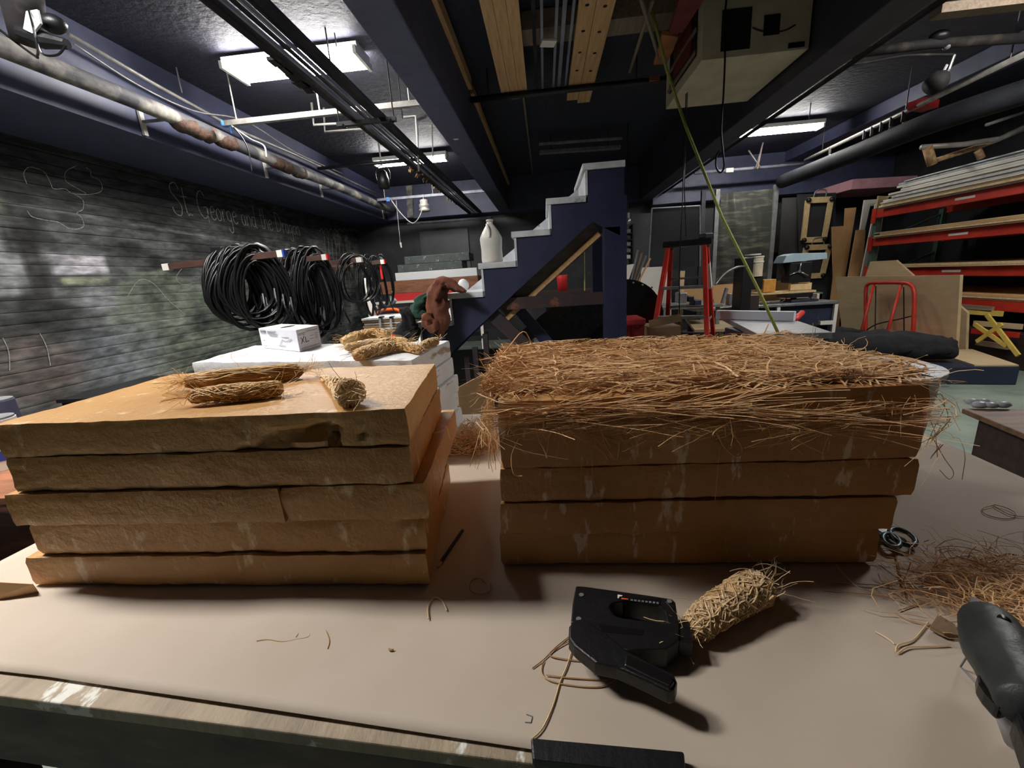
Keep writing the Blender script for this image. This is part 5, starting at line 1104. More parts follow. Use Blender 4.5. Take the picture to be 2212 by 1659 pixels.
# heights of the beams' top edges, from the far end and the near end averaged
lev = [(rh(1900, 457) + rh(2200, 390)) / 2, (rh(1890, 520) + rh(2200, 474)) / 2, (rh(1960, 585) + rh(2200, 562)) / 2, (rh(2075, 643) + rh(2200, 652)) / 2]
for i, z in enumerate(lev):
    for x in (XR - .03, XR + 1.05): MB().box((x, yR0, z - .125), (x + .05, yR1 + .02, z)).build('load_beam', M_redr, rk, bevel=.006)
    if i < 3: MB().box((XR - .034, 6.15, z - .075), (XR - .0305, 6.42, z - .045)).build('beam_label', M_label, rk)
    MB().box((XR - .045, yR1 - .02, z - .2), (XR - .031, yR1 + .07, z + .03)).build('beam_connector', M_redr, rk)
random.seed(5)
for i, z in enumerate(lev):
    n = (13, 4, 2, 3)[i]; zz = z + .001
    for k in range(n):
        th = (.026 if i else .03) if k % 3 else .018; x0_ = XR - .06 + rnd(-.05, .03) - (.0 if i else .004 * k); y1_ = yR1 + .0 - rnd(0, .25) - (0 if i else .04 * k); y0_ = yR0 - .1 + rnd(-.1, .1)
        mt = [M_plyedge, M_label, M_ply, M_label, M_stairwhite][random.randrange(5)] if i == 0 else [M_ply, M_plyedge, M_mdf][k % 3]
        if i == 0 and k == n - 1: mt = M_stairwhite
        one('sheet_board', ['flat sheet on the top level of the pallet rack, number %s from its bottom', 'flat sheet on the second level of the pallet rack, number %s from its bottom', 'flat sheet on the third level of the pallet rack, number %s from its bottom', 'flat sheet on the lowest level of the pallet rack, number %s from its bottom'][i] % ['one', 'two', 'three', 'four', 'five', 'six', 'seven', 'eight', 'nine', 'ten', 'eleven', 'twelve', 'thirteen'][k], 'board', MB().box((x0_, y0_, zz), (XR + 1.05, y1_, zz + th - .003)), mt, 'sheet goods on the pallet rack'); zz += th
# things below the rack
bn = thing('saw_horse', 'yellow folding trestle leaning under the pallet rack', 'trestle', (5.3, 5.4, 0))
for p0, p1 in (((2132, 680), (2200, 768)), ((2105, 700), (2175, 748)), ((2165, 700), (2110, 738))): MB().beam(ax(*p0, 5.2), ax(*p1, 5.2), .045, .02, (1, 0, 0)).build('slat', M_yellow, bn)
for k, (x0_, y0_, x1_, y1_) in enumerate([(2072, 662, 2145, 668), (2090, 673, 2165, 678), (2105, 698, 2207, 706), (2110, 740, 2180, 750), (2100, 715, 2200, 724)]):
    m_ = MB(); m_.beam(ax(x0_, y0_, 5.35), ax(x1_, y1_, 5.35), .06, .03, (1, 0, 0)); one('timber_length', 'timber length stored under the pallet rack, %s' % ['top one', 'second from top', 'third from top', 'lowest one', 'fourth from top'][k], 'timber', m_, [M_woodx, M_yellow, M_ply, M_woodx, M_redr][k])
m_ = MB(); m_.box((5.5, 4.9, 0), (6.4, 7.2, .42)); one('dark_crate', 'dark low crate under the pallet rack', 'crate', m_, M_darkwood, bevel=.01)
# black duffels / drape pile and platforms on the floor at right
def pile(name, label, pts, rl, mt, seed):
    random.seed(seed); sp = smooth_path(pts, 8); K = len(sp); n = 22; vs_, fs_ = [], []
    for i in range(K):
        t = i / (K - 1) * (len(rl) - 1); i0 = min(len(rl) - 2, int(t)); r_ = rl[i0] + (rl[i0 + 1] - rl[i0]) * (t - i0)
        tt = (sp[min(K - 1, i + 1)] - sp[max(0, i - 1)]).normalized(); u = tt.cross(Vector((0, 0, 1))).normalized()
        for j in range(n):
            a = 2 * math.pi * j / n; s = r_ * (1 + .25 * noise.noise(Vector((math.cos(a) * 2 + seed, math.sin(a) * 2, i * .4))) + .16 * noise.noise(Vector((math.cos(a) * 6, math.sin(a) * 6 + seed, i * .9)))); q = sp[i] + u * math.cos(a) * s * 1.25 + Vector((0, 0, 1)) * math.sin(a) * s; q.z = max(q.z, sp[i].z - r_ * .8); vs_.append(q)
    for i in range(K - 1):
        for j in range(n): fs_.append((i * n + j, i * n + (j + 1) % n, (i + 1) * n + (j + 1) % n, (i + 1) * n + j))
    fs_.append(tuple(range(n))); fs_.append(tuple((K - 1) * n + j for j in range(n)))
    m_ = MB(); m_.add(vs_, fs_); return one(name, label, 'drape', m_, mt, smooth=True)
zf = -1.45
g0, g1_ = az(1790, 775, -1.0), az(2110, 785, -1.0)
pf = thing('low_platform', 'low black platform on the floor behind the bucket', 'platform', (3.9, 4.9, 0))
fa, fb = az(1990, 838, -1.45), az(2195, 832, -1.45)
MB().hexa([Vector((2.9, 5.1, .0)), Vector((fb.x, fb.y, 0)), Vector((fb.x + .35, fb.y + .9, 0)), Vector((3.2, 6.0, 0)), Vector((2.9, 5.1, .2)), Vector((fb.x, fb.y, .2)), Vector((fb.x + .35, fb.y + .9, .2)), Vector((3.2, 6.0, .2))]).build('frame', M_cabinet, pf, bevel=.01)
MB().prism([Vector((fb.x - .35, fb.y + .1, .2)), Vector((fb.x, fb.y + .02, .2)), Vector((fb.x + .33, fb.y + .88, .2)), Vector((fb.x - .1, fb.y + .95, .2))], (0, 0, .015)).build('deck', M_ply, pf)
pile('black_drape', 'long black rolled drape on the low platform behind the bucket', [(2.9, 5.7, .36), (3.5, 5.4, .36), (4.1, 5.2, .36), (4.55, 5.05, .34)], [.12, .17, .18, .12], M_blackcloth, 3)
pile('black_drape', 'black rolled drape lying behind the long one in front of the red cart', [(3.2, 6.7, .26), (3.9, 6.4, .28), (4.5, 6.3, .26)], [.14, .2, .13], M_blackcloth, 8)
MB_ = MB(); MB_.box((2.9, 6.15, 0), (4.6, 6.9, .1)); one('black_pallet', 'flat black pallet under the rear rolled drape', 'pallet', MB_, M_black)

# ================================================================== OVERHEAD: left bay pipes
def pipe(name, label, pts, r_, mt, cat='pipe', n=12, group=None):
    m_ = MB(); m_.tube(pts, r_, n); return one(name, label, cat, m_, mt, group, smooth=True)
XL = -3.2
bp = thing('steam_pipe', 'thick lagged pipe with rusty clamps along the left beam', 'pipe', (XL, 5, CZ + 1.5))
pts = [Vector((XL, y, CZ + 1.55 + .01 * math.sin(y * 2))) for y in [YF + .1 + .25 * i for i in range(int((YB - .4 - YF) / .25) + 1)]]
m_ = MB(); m_.tube(pts, [.062 * (1 + .05 * noise.noise(Vector((0, i * .9, 2)))) for i in range(len(pts))], 16); m_.build('lagging', M_pipe, bp, smooth=True)
for px, py in ((400, 278), (440, 300), (490, 325), (600, 375), (620, 385), (650, 395)):
    q = ax(px, py, XL); m_ = MB(); m_.tube([(XL + rnd(-.01, .01), q.y - .12 + .05 * k_, CZ + 1.535 + rnd(-.012, .004)) for k_ in range(6)], [.05, .069, .074, .067, .075, .05], 11); m_.build('rusty_clamp', M_rust, bp, smooth=True)
for px, py in ((320, 280), (580, 370), (700, 420), (830, 455)):
    q = ax(px, py, -3.38); MB().box((-3.425, q.y - .02, CZ + 1.40), (-3.405, q.y + .02, CZ + 1.6)).build('strap_bracket', M_label, bp)
    MB().box((-3.41, q.y - .015, CZ + 1.5), (XL + .02, q.y + .015, CZ + 1.515)).build('hanger_arm', M_steel, bp)
pipe('conduit', 'thin conduit running above the lagged pipe', [ax(150, 75, -3.3), ax(330, 180, -3.3), ax(517, 283, -3.3), ax(640, 335, -3.3)] + [Vector((-3.3, 9.6, ax(640, 335, -3.3).z))], .016, M_galv)
pipe('cable_run', 'grey cable sagging beside the thin conduit', smooth_path([ax(160, 95, -3.27), ax(300, 185, -3.27), ax(420, 240, -3.27), ax(530, 262, -3.27), ax(640, 330, -3.27), ax(740, 375, -3.27)], 5), .007, M_galv, 'cable')
# cross rails (channel) hung on rods
for (a, b, y_, hh, mt, lb) in (((480, 268), (915, 226), 4.29, 1.6, M_galv, 'galvanised channel rail crossing under the nearest light'), ((815, 432), (1085, 409), 8.46, 1.6, M_silverstrip, 'bluish channel rail crossing below the far strip light')):
    t = thing('channel_rail', lb, 'rail', ((az(*a, hh).x + az(*b, hh).x) / 2, y_, CZ + hh)); xa = az(*a, hh).x; xb_ = min(az(*b, hh).x, -.96)
    MB().beam((xa, y_, CZ + hh), (xb_, y_, CZ + hh), .05, .045).build('channel', mt, t)
    for x in (xa + .15, (xa + xb_) / 2, xb_ - .12): MB().cyl((x, y_, CZ + hh), (x, y_, ZC), .006, 6).build('threaded_rod', M_galv, t)
# plastic pipe loops
def loopz(lb, pl, hh, r_, mt=M_galv):
    return pipe('bent_conduit', lb, [az(a, b, hh) for a, b in pl], r_, mt)
pA = [ay(673, 222, 5.2), ay(678, 270, 5.2), ay(742, 266, 5.2)]; pipe('bent_conduit', 'u shaped conduit drop left of the black struts, upper one', pA + [ay(760, 264, 5.2)], .014, M_galv)
pipe('bent_conduit', 'u shaped conduit drop left of the black struts, lower one', [ay(698, 218, 5.4), ay(702, 285, 5.4), ay(790, 278, 5.4), ay(795, 250, 5.4)], .014, M_galv)
pipe('bent_conduit', 'u shaped conduit right of the black struts', [ay(870, 253, 5.2), ay(898, 250, 5.2), ay(903, 330, 5.2), ay(905, 370, 5.2)], .012, M_galv)
pipe('bent_conduit', 'square conduit frame hanging near the centre beam', [ay(903, 345, 6.2), ay(903, 270, 6.2), ay(933, 270, 6.2), ay(935, 338, 6.2)], .01, M_galv)
# strut bundle along the bay
hh = 1.40; 
for k, (dx_, w_, mt, lb) in enumerate([(-.15, .045, M_duct, 'wide dusty strut at the left edge of the overhead bundle'), (-.1, .014, M_silverstrip, 'thin pale conduit next to the left strut of the bundle'), (-.055, .012, M_duct, 'narrow black strut second in the bundle'),
      (-.015, .014, M_silverstrip, 'pale conduit in the middle of the bundle'), (.025, .014, M_duct, 'narrow black strut right of the middle conduit'), (.09, .038, M_duct, 'wide black strut at the right edge of the bundle')]):
    x = -1.42 + dx_; one('overhead_strut', lb, 'strut', MB().box((x - w_ / 2, YF + .1, CZ + hh - (.02 if w_ > .025 else .0)), (x + w_ / 2, YB - .36, CZ + hh + .022)), mt, 'struts and conduits running overhead on the left')
sh = thing('strut_hanger', 'black bracket hanger carrying the overhead strut bundle', 'hanger', (-1.42, 4.6, CZ + 1.36)); y_ = az(820, 258, 1.37).y
MB().box((-1.72, y_ - .02, CZ + 1.345), (-1.2, y_ + .02, CZ + 1.378)).build('crossbar', M_black, sh)
for x in (-1.7, -1.22): MB().cyl((x, y_, CZ + 1.35), (x, y_, ZC), .006, 6).build('threaded_rod', M_duct, sh)
for x in (-1.66, -1.24): MB().sphere((x, y_, CZ + 1.35), .025, 8).build('nut', M_black, sh)
random.seed(9); m_ = MB()
for k in range(26):
    y = rnd(5.4, 8.2); x = -1.58 + rnd(-.02, .02); m_.beam((x, y, CZ + 1.385), (x + rnd(-.05, .03), y + rnd(-.08, .08), CZ + 1.385 - rnd(.01, .12 if k % 6 == 0 else .05)), .03, .003, (1, 0, 0))
one('peeling_tape', 'shreds of tan tape peeling from the far part of the left strut', 'tape', m_, M_peel)
m_ = MB()
for k in range(5): m_.obox((-1.605 - rnd(0, .02), 2.9 + .1 * k, CZ + 1.39), (.05 + rnd(0, .05), .09, .02), rnd(-.4, .4))
one('torn_tape', 'ragged black tape flap on the near part of the left strut', 'tape', m_, M_duct)
for k, (a, b) in enumerate((((717, 0), (727, 102)), ((864, 169), (870, 256)), ((681, -20), (700, 86)))):
    q = ay(*b, 4.6); pipe('ceiling_rod', 'thin rod dropping from the left ceiling, %s' % ['middle one', 'one by the centre beam', 'leftmost of three'][k], [ay(*b, 4.0 + .3 * k), Vector((ay(*b, 4.0 + .3 * k).x, 4.0 + .3 * k, ZC))], .005, M_duct, 'rod')
q = ax(393, 200, -3.3); pipe('ceiling_rod', 'thin rod holding the conduit over the chalk wall', [q, Vector((q.x, q.y, ZC))], .006, M_galv, 'rod')
# blue tape, hanging cables, sockets
m_ = MB(); q = az(490, 268, 1.6); m_.obox(q, (.09, .06, .05), .3); m_.obox(q + Vector((.03, 0, -.05)), (.02, .02, .07)); one('blue_tape_wad', 'bright blue tape wad on the end of the near channel rail', 'tape', m_, M_skyblue, bevel=.01)
m_ = MB(); q = ay(838, 431, 8.46); m_.obox(q, (.07, .06, .08), .3); one('blue_tape_wad', 'blue tape wad on the end of the far channel rail', 'tape', m_, M_skyblue, bevel=.01)
pipe('hanging_cable', 'black cable end dangling under the near channel rail', smooth_path([ay(505, 275, 4.1), ay(525, 300, 4.1), ay(538, 330, 4.1), ay(545, 375, 4.1)], 5), .006, M_blackr, 'cable')
pipe('hanging_cable', 'grey cable looping from the near rail over the lagged pipe', smooth_path([ay(500, 272, 4.2), ay(540, 300, 4.2), ay(570, 315, 4.2), ay(575, 340, 4.1)], 5), .007, M_galv, 'cable')
sk = thing('pendant_lampholder', 'white ribbed lampholder hanging from the far rail', 'lampholder', ay(917, 450, 8.3)); q = ay(917, 452, 8.3); m_ = MB(); m_.lathe([(.1, 0), (.1, .04), (.075, .06), (.095, .08), (.095, .12), (.07, .14), (.075, .2), (.05, .21)], q - Vector((0, 0, .04)), 20); m_.build('body', M_galv, sk, smooth=True); MB().cyl(q + Vector((0, 0, .16)), Vector((q.x, q.y, CZ + 1.6)), .008, 6).build('stem', M_galv, sk)
pipe('hanging_cable', 'pale cable loop hanging under the far rail to the lampholder', smooth_path([ay(845, 432, 8.2), ay(865, 460, 8.2), ay(890, 482, 8.2), ay(905, 470, 8.2), ay(912, 452, 8.2)], 5), .011, M_galv, 'cable')
pc_ = thing('pull_cord', 'thin pull cord with a white tip hanging at the back left', 'cord', ay(866, 530, 8.2)); MB().cyl(ay(855, 427, 8.46), ay(865, 528, 8.3), .005, 5).build('cord', M_galv, pc_); MB().cyl(ay(865, 524, 8.2), ay(867, 535, 8.2), .02, 8, .012).build('tip', M_label, pc_)
pl = thing('stage_light', 'small black stage light hanging by the far strip light', 'stage light', ay(828, 390, 6.6)); q = ay(828, 388, 6.6)
MB().lathe([(.08, -.12), (.085, .0), (.06, .1), (.03, .13)], q, 20).build('lamp_body', M_black, pl, smooth=True)
MB().tube(smooth_path([q + Vector((-.1, 0, 0)), q + Vector((-.1, 0, .12)), q + Vector((0, 0, .2)), q + Vector((.1, 0, .12)), q + Vector((.1, 0, 0))], 4), .008, 6).build('yoke', M_black, pl); MB().cyl(q + Vector((0, 0, .2)), Vector((q.x, q.y, ZC)), .012, 8).build('stem', M_galv, pl)
pipe('lighting_pipe', 'black pipe under the left ceiling ahead of the far light', [Vector((-3.3, 6.6, CZ + 1.75)), Vector((-1.75, 6.6, CZ + 1.75))], .025, M_black)
pipe('bottom_conduit', 'pale conduit along the foot of the back soffit', [ay(880, 484, 9.62), ay(1060, 470, 9.62)], .03, M_silverstrip)
sheet('pipe_stub', 'peeling grey pipe stub on the back soffit', 'pipe', [(880, 470), (893, 470), (890, 400), (877, 402)], 9.58, M_pipe, .065, floor=False)
# stage light, top left, big
q = ay(62, 70, 2.3); tl = thing('stage_light', 'large stage light with a white gel clamped at the top left', 'stage light', q)
Mr = Matrix.Rotation(R(35), 3, 'Y') @ Matrix.Rotation(R(15), 3, 'X')
MB().lathe([(.07, -.16), (.085, -.05), (.1, .06), (.1, .12)], q + Vector((0, 0, .08)), 24, Mr @ Matrix.Scale(.8, 3)).build('lamp_body', M_duct, tl, smooth=True)
m_ = MB(); m_.prism([ay(50, 62, 2.2), ay(70, 72, 2.2), ay(87, 50, 2.2), ay(80, 20, 2.2), ay(56, 24, 2.2)], (0, .01, 0)); m_.build('gel_sheet', M_whitep, tl)
m_ = MB(); m_.tube([ay(45, 70, 2.25), ay(90, 85, 2.25), ay(145, 95, 2.25)], [.03, .04, .022], 10); m_.build('barn_door', M_black, tl)
MB().sphere(ay(115, 52, 2.3), .05, 12, (1.2, 1, .8)).build('clamp', M_black, tl, smooth=True)
MB().tube(smooth_path([ay(62, 20, 2.2), ay(72, 60, 2.15), ay(82, 110, 2.15), ay(78, 125, 2.15)], 5), .005, 6).build('cable', M_blackr, tl)
MB().tube(smooth_path([ay(82, 95, 2.2), ay(95, 118, 2.2), ay(125, 118, 2.2), ay(142, 98, 2.2)], 5), .005, 6).build('cable', M_blackr, tl)
MB().tube(smooth_path([ay(-20, 50, 2.3), ay(20, 80, 2.3), ay(60, 110, 2.3), ay(82, 125, 2.3)], 5), .006, 6).build('cable', M_blackr, tl)
MB().cyl(q + Vector((0, 0, .15)), Vector((q.x, q.y, ZC)), .015, 8).build('stem', M_black, tl)

# ================================================================== OVERHEAD: middle bay
hl = 1.84; yl0 = -1.8; ybar = az(1300, 178, hl).y
lumb = [(-.366, -.278, M_wood, 'left board of the three pine boards laid overhead'), (-.276, -.188, M_wood, 'middle board of the three pine boards laid overhead'), (-.186, -.098, M_wood, 'right board of the three pine boards laid overhead')]
for x0_, x1_, mt, lb in lumb: one('lumber_board', lb, 'lumber', MB().box((x0_, yl0, CZ + hl), (x1_, ybar + .1 + rnd(0, .1), CZ + hl + .038)), mt, 'lumber stored overhead', bevel=.002)
for i, (x0_, x1_, lb) in enumerate([(.325, .445, 'left bolt holed board of the overhead pair'), (.448, .585, 'right bolt holed board of the overhead pair')]):
    t = thing('lumber_board', lb, 'lumber', ((x0_ + x1_) / 2, 2, CZ + hl), 'lumber stored overhead'); MB().box((x0_, yl0, CZ + hl), (x1_, ybar + .48 - .1 * (1 - i), CZ + hl + .04)).build('plank', M_wood, t, bevel=.002)
    for k in range(9):
        y = ybar - .32 - k * .33 + .04 * i
        MB().cyl(((x0_ + x1_) / 2, y, CZ + hl - .0015), ((x0_ + x1_) / 2, y, CZ + hl + .004), .0155, 14).build('bolt_hole', M_hole, t)
for k, (x, w_, mt) in enumerate([(.0, .028, M_duct), (.06, .02, M_silverstrip), (.17, .022, M_silverstrip), (.225, .03, M_silverstrip), (.29, .02, M_silverstrip)]):
    one('metal_stud', 'thin metal strip laid overhead between the boards, %s from left' % ['first', 'second', 'third', 'fourth', 'fifth'][k], 'metal strip', MB().box((x - w_ / 2, yl0, CZ + hl), (x + w_ / 2, ybar + .05, CZ + hl + .02)), mt, 'metal strips stored overhead')
pipe('hanging_bar', 'black pipe carrying the overhead lumber, nearest one', [Vector((-.69, ybar, CZ + hl - .032)), Vector((2.04, ybar, CZ + hl - .032))], .03, M_black)
one('ledger_board', 'pine ledger board fixed along the right side of the centre beam', 'lumber', MB().box((-.698, YF + .1, CZ + 1.89), (-.66, ybar - .03, CZ + 2.0)), M_wood)
one('ledger_board', 'second length of pine ledger board beyond the hanging bar', 'lumber', MB().box((-.698, ybar + .06, CZ + 1.89), (-.66, 9.6, CZ + 1.96)), M_wood)
for x in (-.5, 1.0): pipe('hanger_rod', 'rod holding the lumber bar to the dark ceiling, %s one' % ('left' if x < 0 else 'right'), [Vector((x, ybar, CZ + hl)), Vector((x, ybar, ZC))], .008, M_black, 'rod')
m_ = MB(); m_.obox((.11, az(1190, 90, hl).y, CZ + hl - .008), (.12, .1, .014), .25); one('rag_strip', 'grey white rag wrapped round the metal strips', 'rag', m_, M_label)
one('cross_duct', 'dull brown duct crossing behind the overhead boards', 'duct', MB().box((-.1, 4.0, CZ + 1.93), (1.2, 4.25, CZ + 2.06)), M_woodx)
pipe('vertical_conduit', 'thin grey conduit along the dark ceiling over the stairs', [Vector((-.16, 4.8, ZC - .02)), Vector((-.16, 9.5, ZC - .02))], .014, M_woodx)
lt = thing('dead_strip_light', 'unlit strip light high above the stair top', 'light', (.5, 7.3, CZ + 1.9)); a = ay(1165, 330, 7.2); b = ay(1340, 318, 7.2); MB().beam(a, b, .1, .04).build('channel', M_steel, lt); MB().beam(a + Vector((0, -.15, .08)), b + Vector((0, -.15, .08)), .03, .03).build('tube', M_galv, lt)
for f_ in (.15, .85): q = a.lerp(b, f_); MB().cyl(q, Vector((q.x, q.y, ZC)), .006, 6).build('rod', M_black, lt)
# hanging box
x0_, x1_, y0_, y1_, z0_ = 1.26, 2.03, 3.8, 4.78, CZ + 1.5; z1_ = ZC - .001
hb_ = thing('hanging_box', 'whitewashed plywood box hung from the ceiling by the right beam', 'box', ((x0_ + x1_) / 2, (y0_ + y1_) / 2, z0_))
MB().box((x0_, y0_, z0_), (x1_, y1_, z1_)).build('carcass', M_hangbox, hb_, bevel=.003)
def fp(a, b): return ay(a, b, y0_)
def facepanel(p0, p1, mt, name, d=.006):
    a = fp(*p0); b = fp(*p1); MB().box((min(a.x, b.x), y0_ - d, min(a.z, b.z)), (max(a.x, b.x), y0_ - .0005, max(a.z, b.z))).build(name, mt, hb_)
facepanel((1556, 112), (1625, 15), M_hole, 'vent_opening'); facepanel((1648, 78), (1686, 30), M_black, 'control_plate'); facepanel((1702, 105), (1738, 90), M_black, 'nameplate')
MB().tube(smooth_path([fp(1625, 60), fp(1640, 66), fp(1665, 70), fp(1695, 66), fp(1718, 54)], 4), .006, 6).build('wire', M_darkwood, hb_)
MB().box((x0_ - .012, y0_ + .12, z0_ + .08), (x0_ - .001, y1_ - .15, z1_ - .06)).build('side_grille', M_black, hb_)
MB().box((x0_ - .02, y0_ + .22, z0_ + .14), (x0_ - .012, y1_ - .3, z1_ - .12)).build('side_print', M_redcloth, hb_)
for k in range(3): MB().box((x0_ - .024, y0_ + .1, z0_ + .09 + k * .15), (x0_ - .013, y1_ - .13, z0_ + .115 + k * .15)).build('grille_bar', M_woodx, hb_)
pipe('power_cord', 'black power cord hanging in a loop under the whitewashed box', smooth_path([ay(1570, -10, 3.75), ay(1564, 60, 3.76), ay(1566, 120, 3.76), ay(1563, 200, 3.8), ay(1558, 280, 3.8), ay(1562, 330, 3.8), ay(1564, 360, 3.8), ay(1556, 373, 3.8), ay(1547, 360, 3.8), ay(1548, 335, 3.8), ay(1556, 325, 3.8)], 5), .007, M_blackr, 'cord')
m_ = MB(); m_.prism([az(1412, 140, 1.75), az(1440, 138, 1.75), az(1465, 80, 1.75), az(1430, 75, 1.75)], (0, 0, .03)); one('orange_board', 'orange board stored overhead beside the hanging box', 'board', m_, M_orangefoam)
m_ = MB(); m_.prism([az(1445, 75, 1.7), az(1475, 70, 1.7), az(1520, 0, 1.7), az(1470, -10, 1.7)], (0, 0, .04)); one('red_board', 'dull red board stored overhead beside the hanging box', 'board', m_, M_redcloth)
m_ = MB(); m_.obox(az(1412, 172, 1.812), (.1, .06, .04), .2); one('orange_tag', 'small orange wrapped end on the lumber bar', 'tape', m_, M_orangefoam)
for k, (a, b) in enumerate((((1360, 155), (1410, 0)), ((1385, 0), (1425, 130)))):
    pipe('thin_pole', 'thin grey pole stored overhead near the rope, %s one' % ('left' if k == 0 else 'right'), [az(*a, 1.8 - .04 * k), az(*b, 1.8 - .04 * k)], .014, M_woodx, 'pole')
pipe('olive_rope', 'olive green rope stretched down from the overhead bay to the table saw', [az(1408, 20, 1.84), ay(1440, 150, 3.9), ay(1480, 270, 3.85), ay(1560, 470, 3.7), ay(1640, 630, 3.5), ay(1688, 735, 3.35)], .0115, M_rope, 'rope')
pipe('hanging_string', 'thin black cord hanging down to the ladder top, left one', [ay(1474, 440, 4.3) + Vector((0, 0, .9)), ay(1474, 440, 4.3), ay(1468, 560, 4.3), ay(1467, 700, 4.3)], .005, M_blackr, 'cord')
pipe('hanging_string', 'thin black cord hanging down to the ladder top, right one', [ay(1478, 400, 4.4) + Vector((0, 0, .9)), ay(1478, 400, 4.4), ay(1482, 510, 4.4)], .004, M_blackr, 'cord')
q = ay(1356, 478, 7.0); bl = thing('bare_bulb', 'bare bulb with a bright reflector seen right of the stair post', 'lamp', q); MB().sphere(q, .05, 14).build('bulb', M_chrome, bl, smooth=True); MB().cyl(q + Vector((0, 0, .04)), q + Vector((0, 0, .12)), .03, 12).build('socket', M_steel, bl); MB().cyl(q + Vector((0, 0, .12)), Vector((q.x, q.y, ZC)), .008, 6).build('stem', M_black, bl)
dsh = thing('dark_shelving', 'narrow dark shelving unit seen between the stair post and the acrylic sheet', 'shelf', (ay(1352, 520, 7.2).x, 7.2, 0)); xa, xb_ = ay(1338, 520, 7.2).x, ay(1366, 520, 7.2).x
for x in (xa - .02, xb_): MB().box((x, 7.2, 0), (x + .02, 7.5, ay(1352, 485, 7.2).z)).build('side_post', M_black, dsh)
for k in range(5):
    z = ay(1352, 503.5 + 14 * k, 7.2).z; MB().box((xa, 7.2, z - .012), (xb_, 7.5, z)).build('shelf_board', M_black, dsh)
    one('stored_item', 'pale item on the dark shelving by the stair post, %s shelf' % ['topmost', 'second', 'third', 'fourth', 'lowest'][k], 'item', MB().box((xa + .02, 7.22, z + .001), (xb_ - .02, 7.45, z + .06)), [M_steel, M_dark, M_alu, M_steel, M_label][k], bevel=.008)

# ================================================================== OVERHEAD: right bay
pipe('conduit', 'pale conduit running along the right beam', [Vector((2.42, 2.2, CZ + 1.5)), Vector((2.42, 9.6, CZ + 1.5))], .035, M_galv)
pipe('conduit', 'thin dark conduit beside the pale one on the right beam', [Vector((2.52, 2.2, CZ + 1.48)), Vector((2.52, 9.6, CZ + 1.48))], .02, M_duct)
pipe('channel_rail', 'bluish cross rail in the right bay under the strip light', [ay(1500, 374, 8.9), ay(1735, 354, 8.9)], .028, M_silverstrip, 'rail')
for k, (a, b) in enumerate((((1651, 299), (1633, 362)), ((1646, 318), (1636, 365)), ((1617, 325), (1643, 362)))):
    pipe('rail_rod', 'slanted rod holding the right cross rail, %s' % ['bluish one', 'cream one', 'crossing one'][k], [ay(*a, 8.8), ay(*b, 8.8)], .012, [M_silverstrip, M_peel, M_galv][k], 'rod')
q = ay(1575, 368.5, 8.9); m_ = MB(); m_.obox(q, (.14, .08, .08)); one('junction_box', 'small cream junction box on the right cross rail', 'box', m_, M_label, bevel=.01)
lp = thing('lighting_pipe', 'long lighting pipe with clamps in the right bay', 'pipe', (4.4, 7, CZ + 1.6)); a, b = az(1740, 346, 1.6), az(1992, 224, 1.6); d = (b - a)
MB().cyl(a, b + d * .6, .026, 12).build('pipe', M_galv, lp, smooth=True)
for f_ in (.3, .62, .68, .75, .82, .9):
    q = a + d * f_; MB().obox(q - Vector((0, 0, .05)), (.06, .05, .12), .5).build('clamp', M_black, lp, bevel=.01); MB().cyl(q - Vector((0, 0, .08)), q + Vector((rnd(-.1, .1), rnd(-.1, .1), -.2)), .014, 8).build('hook', M_galv, lp)
MB().obox(a + d * .95 + Vector((.1, 0, .02)), (.3, .16, .08), .5).build('red_flag', M_stool, lp)
for f_ in (.2, .9, 1.4): q = a + d * f_; MB().cyl(q, Vector((q.x, q.y, ZC)), .007, 6).build('rod', M_black, lp)
pipe('black_duct', 'thick black duct tube slung under the right lighting pipe', smooth_path([az(1690, 392, 1.3), az(1850, 330, 1.3), az(2020, 262, 1.3), az(2240, 190, 1.35)], 6), .11, mat('black_duct_skin', (40, 42, 48), (28, 30, 34), 6, rough=.75, spec=.25, bump=.3), 'duct', 20)
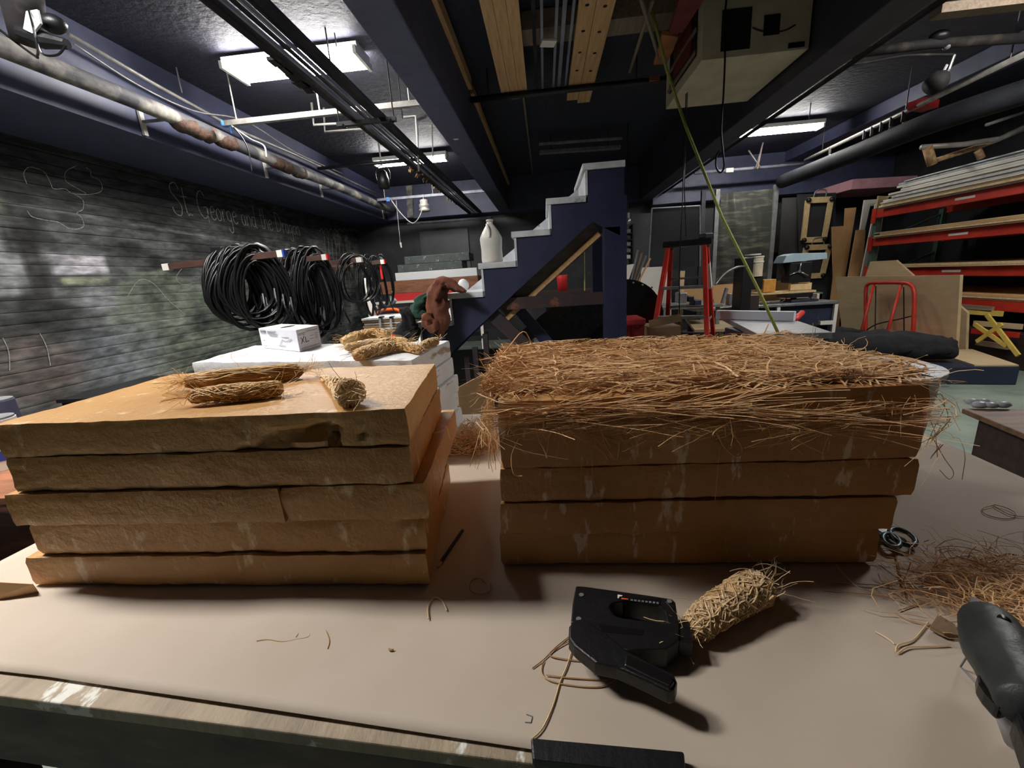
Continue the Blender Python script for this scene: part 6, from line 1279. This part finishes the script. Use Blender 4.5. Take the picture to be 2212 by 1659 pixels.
for k, (pts_, mt, r_, lb) in enumerate([([(1990, 318), (2080, 312), (2160, 300), (2212, 275)], M_galv, .03, 'pale pipe in the right bay above the rack'), ([(2010, 350), (2110, 318), (2160, 300), (2230, 270)], M_peel, .03, 'cream elbowed pipe in the right bay above the rack'), ([(2130, 270), (2220, 240)], M_galv, .02, 'upper thin pipe at the right edge above the rack')]):
    pipe('overhead_pipe', lb, [ay(a, b, 6.2 + .2 * k) for a, b in pts_], r_, mt)
m_ = MB(); q = ay(2008, 338, 6.2); m_.cyl(q + Vector((-.05, 0, .12)), q + Vector((.05, 0, -.1)), .05, 12); m_.cyl(ay(2112, 325, 6.3), ay(2120, 342, 6.3), .04, 10); one('pipe_fitting', 'cream pipe fittings on the elbowed pipe', 'fitting', m_, M_peel, smooth=True)
q = az(2030, 95, 1.75); rl_ = thing('stage_light', 'stage light with shiny yoke hanging at the upper right', 'stage light', q)
MB().lathe([(.075, -.07), (.085, -.02), (.08, .03), (.05, .07), (.02, .09)], ay(2025, 176, q.y), 20, Matrix.Rotation(.9, 3, 'Y')).build('lamp_body', M_duct, rl_, smooth=True)
MB().tube([ay(2062, 118, q.y), ay(2050, 150, q.y), ay(2040, 165, q.y)], .012, 6).build('yoke', M_chrome, rl_); MB().tube([ay(2045, 140, q.y), ay(2032, 165, q.y)], .012, 6).build('yoke', M_chrome, rl_)
MB().sphere(ay(2028, 80, q.y), .07, 12, (1.2, 1, .7)).build('clamp', M_black, rl_, smooth=True); MB().sphere(ay(2045, 100, q.y), .03, 12).build('clamp', M_steel, rl_, smooth=True)
pipe('cross_pipe', 'thick grey pipe crossing the upper right bay', [ay(1830, 118, q.y), ay(2010, 95, q.y), ay(2250, 80, q.y)], .04, M_duct)
pipe('hanging_cable', 'cable swag under the upper right cross pipe', smooth_path([ay(1840, 140, q.y), ay(1890, 132, q.y), ay(1960, 120, q.y), ay(2060, 118, q.y)], 5), .01, M_duct, 'cable')
m_ = MB(); m_.box((3.3, 4.3, CZ + 1.85), (5.0, 4.42, CZ + 1.92)); one('ceiling_batten', 'tan timber batten under the upper right ceiling', 'lumber', m_, M_woodx)
pipe('fluorescent_rod', 'thin black rod dropping beside the right strip light', [ay(1756, 183, 6.9), ay(1748, 256, 6.9)], .007, M_black, 'rod')
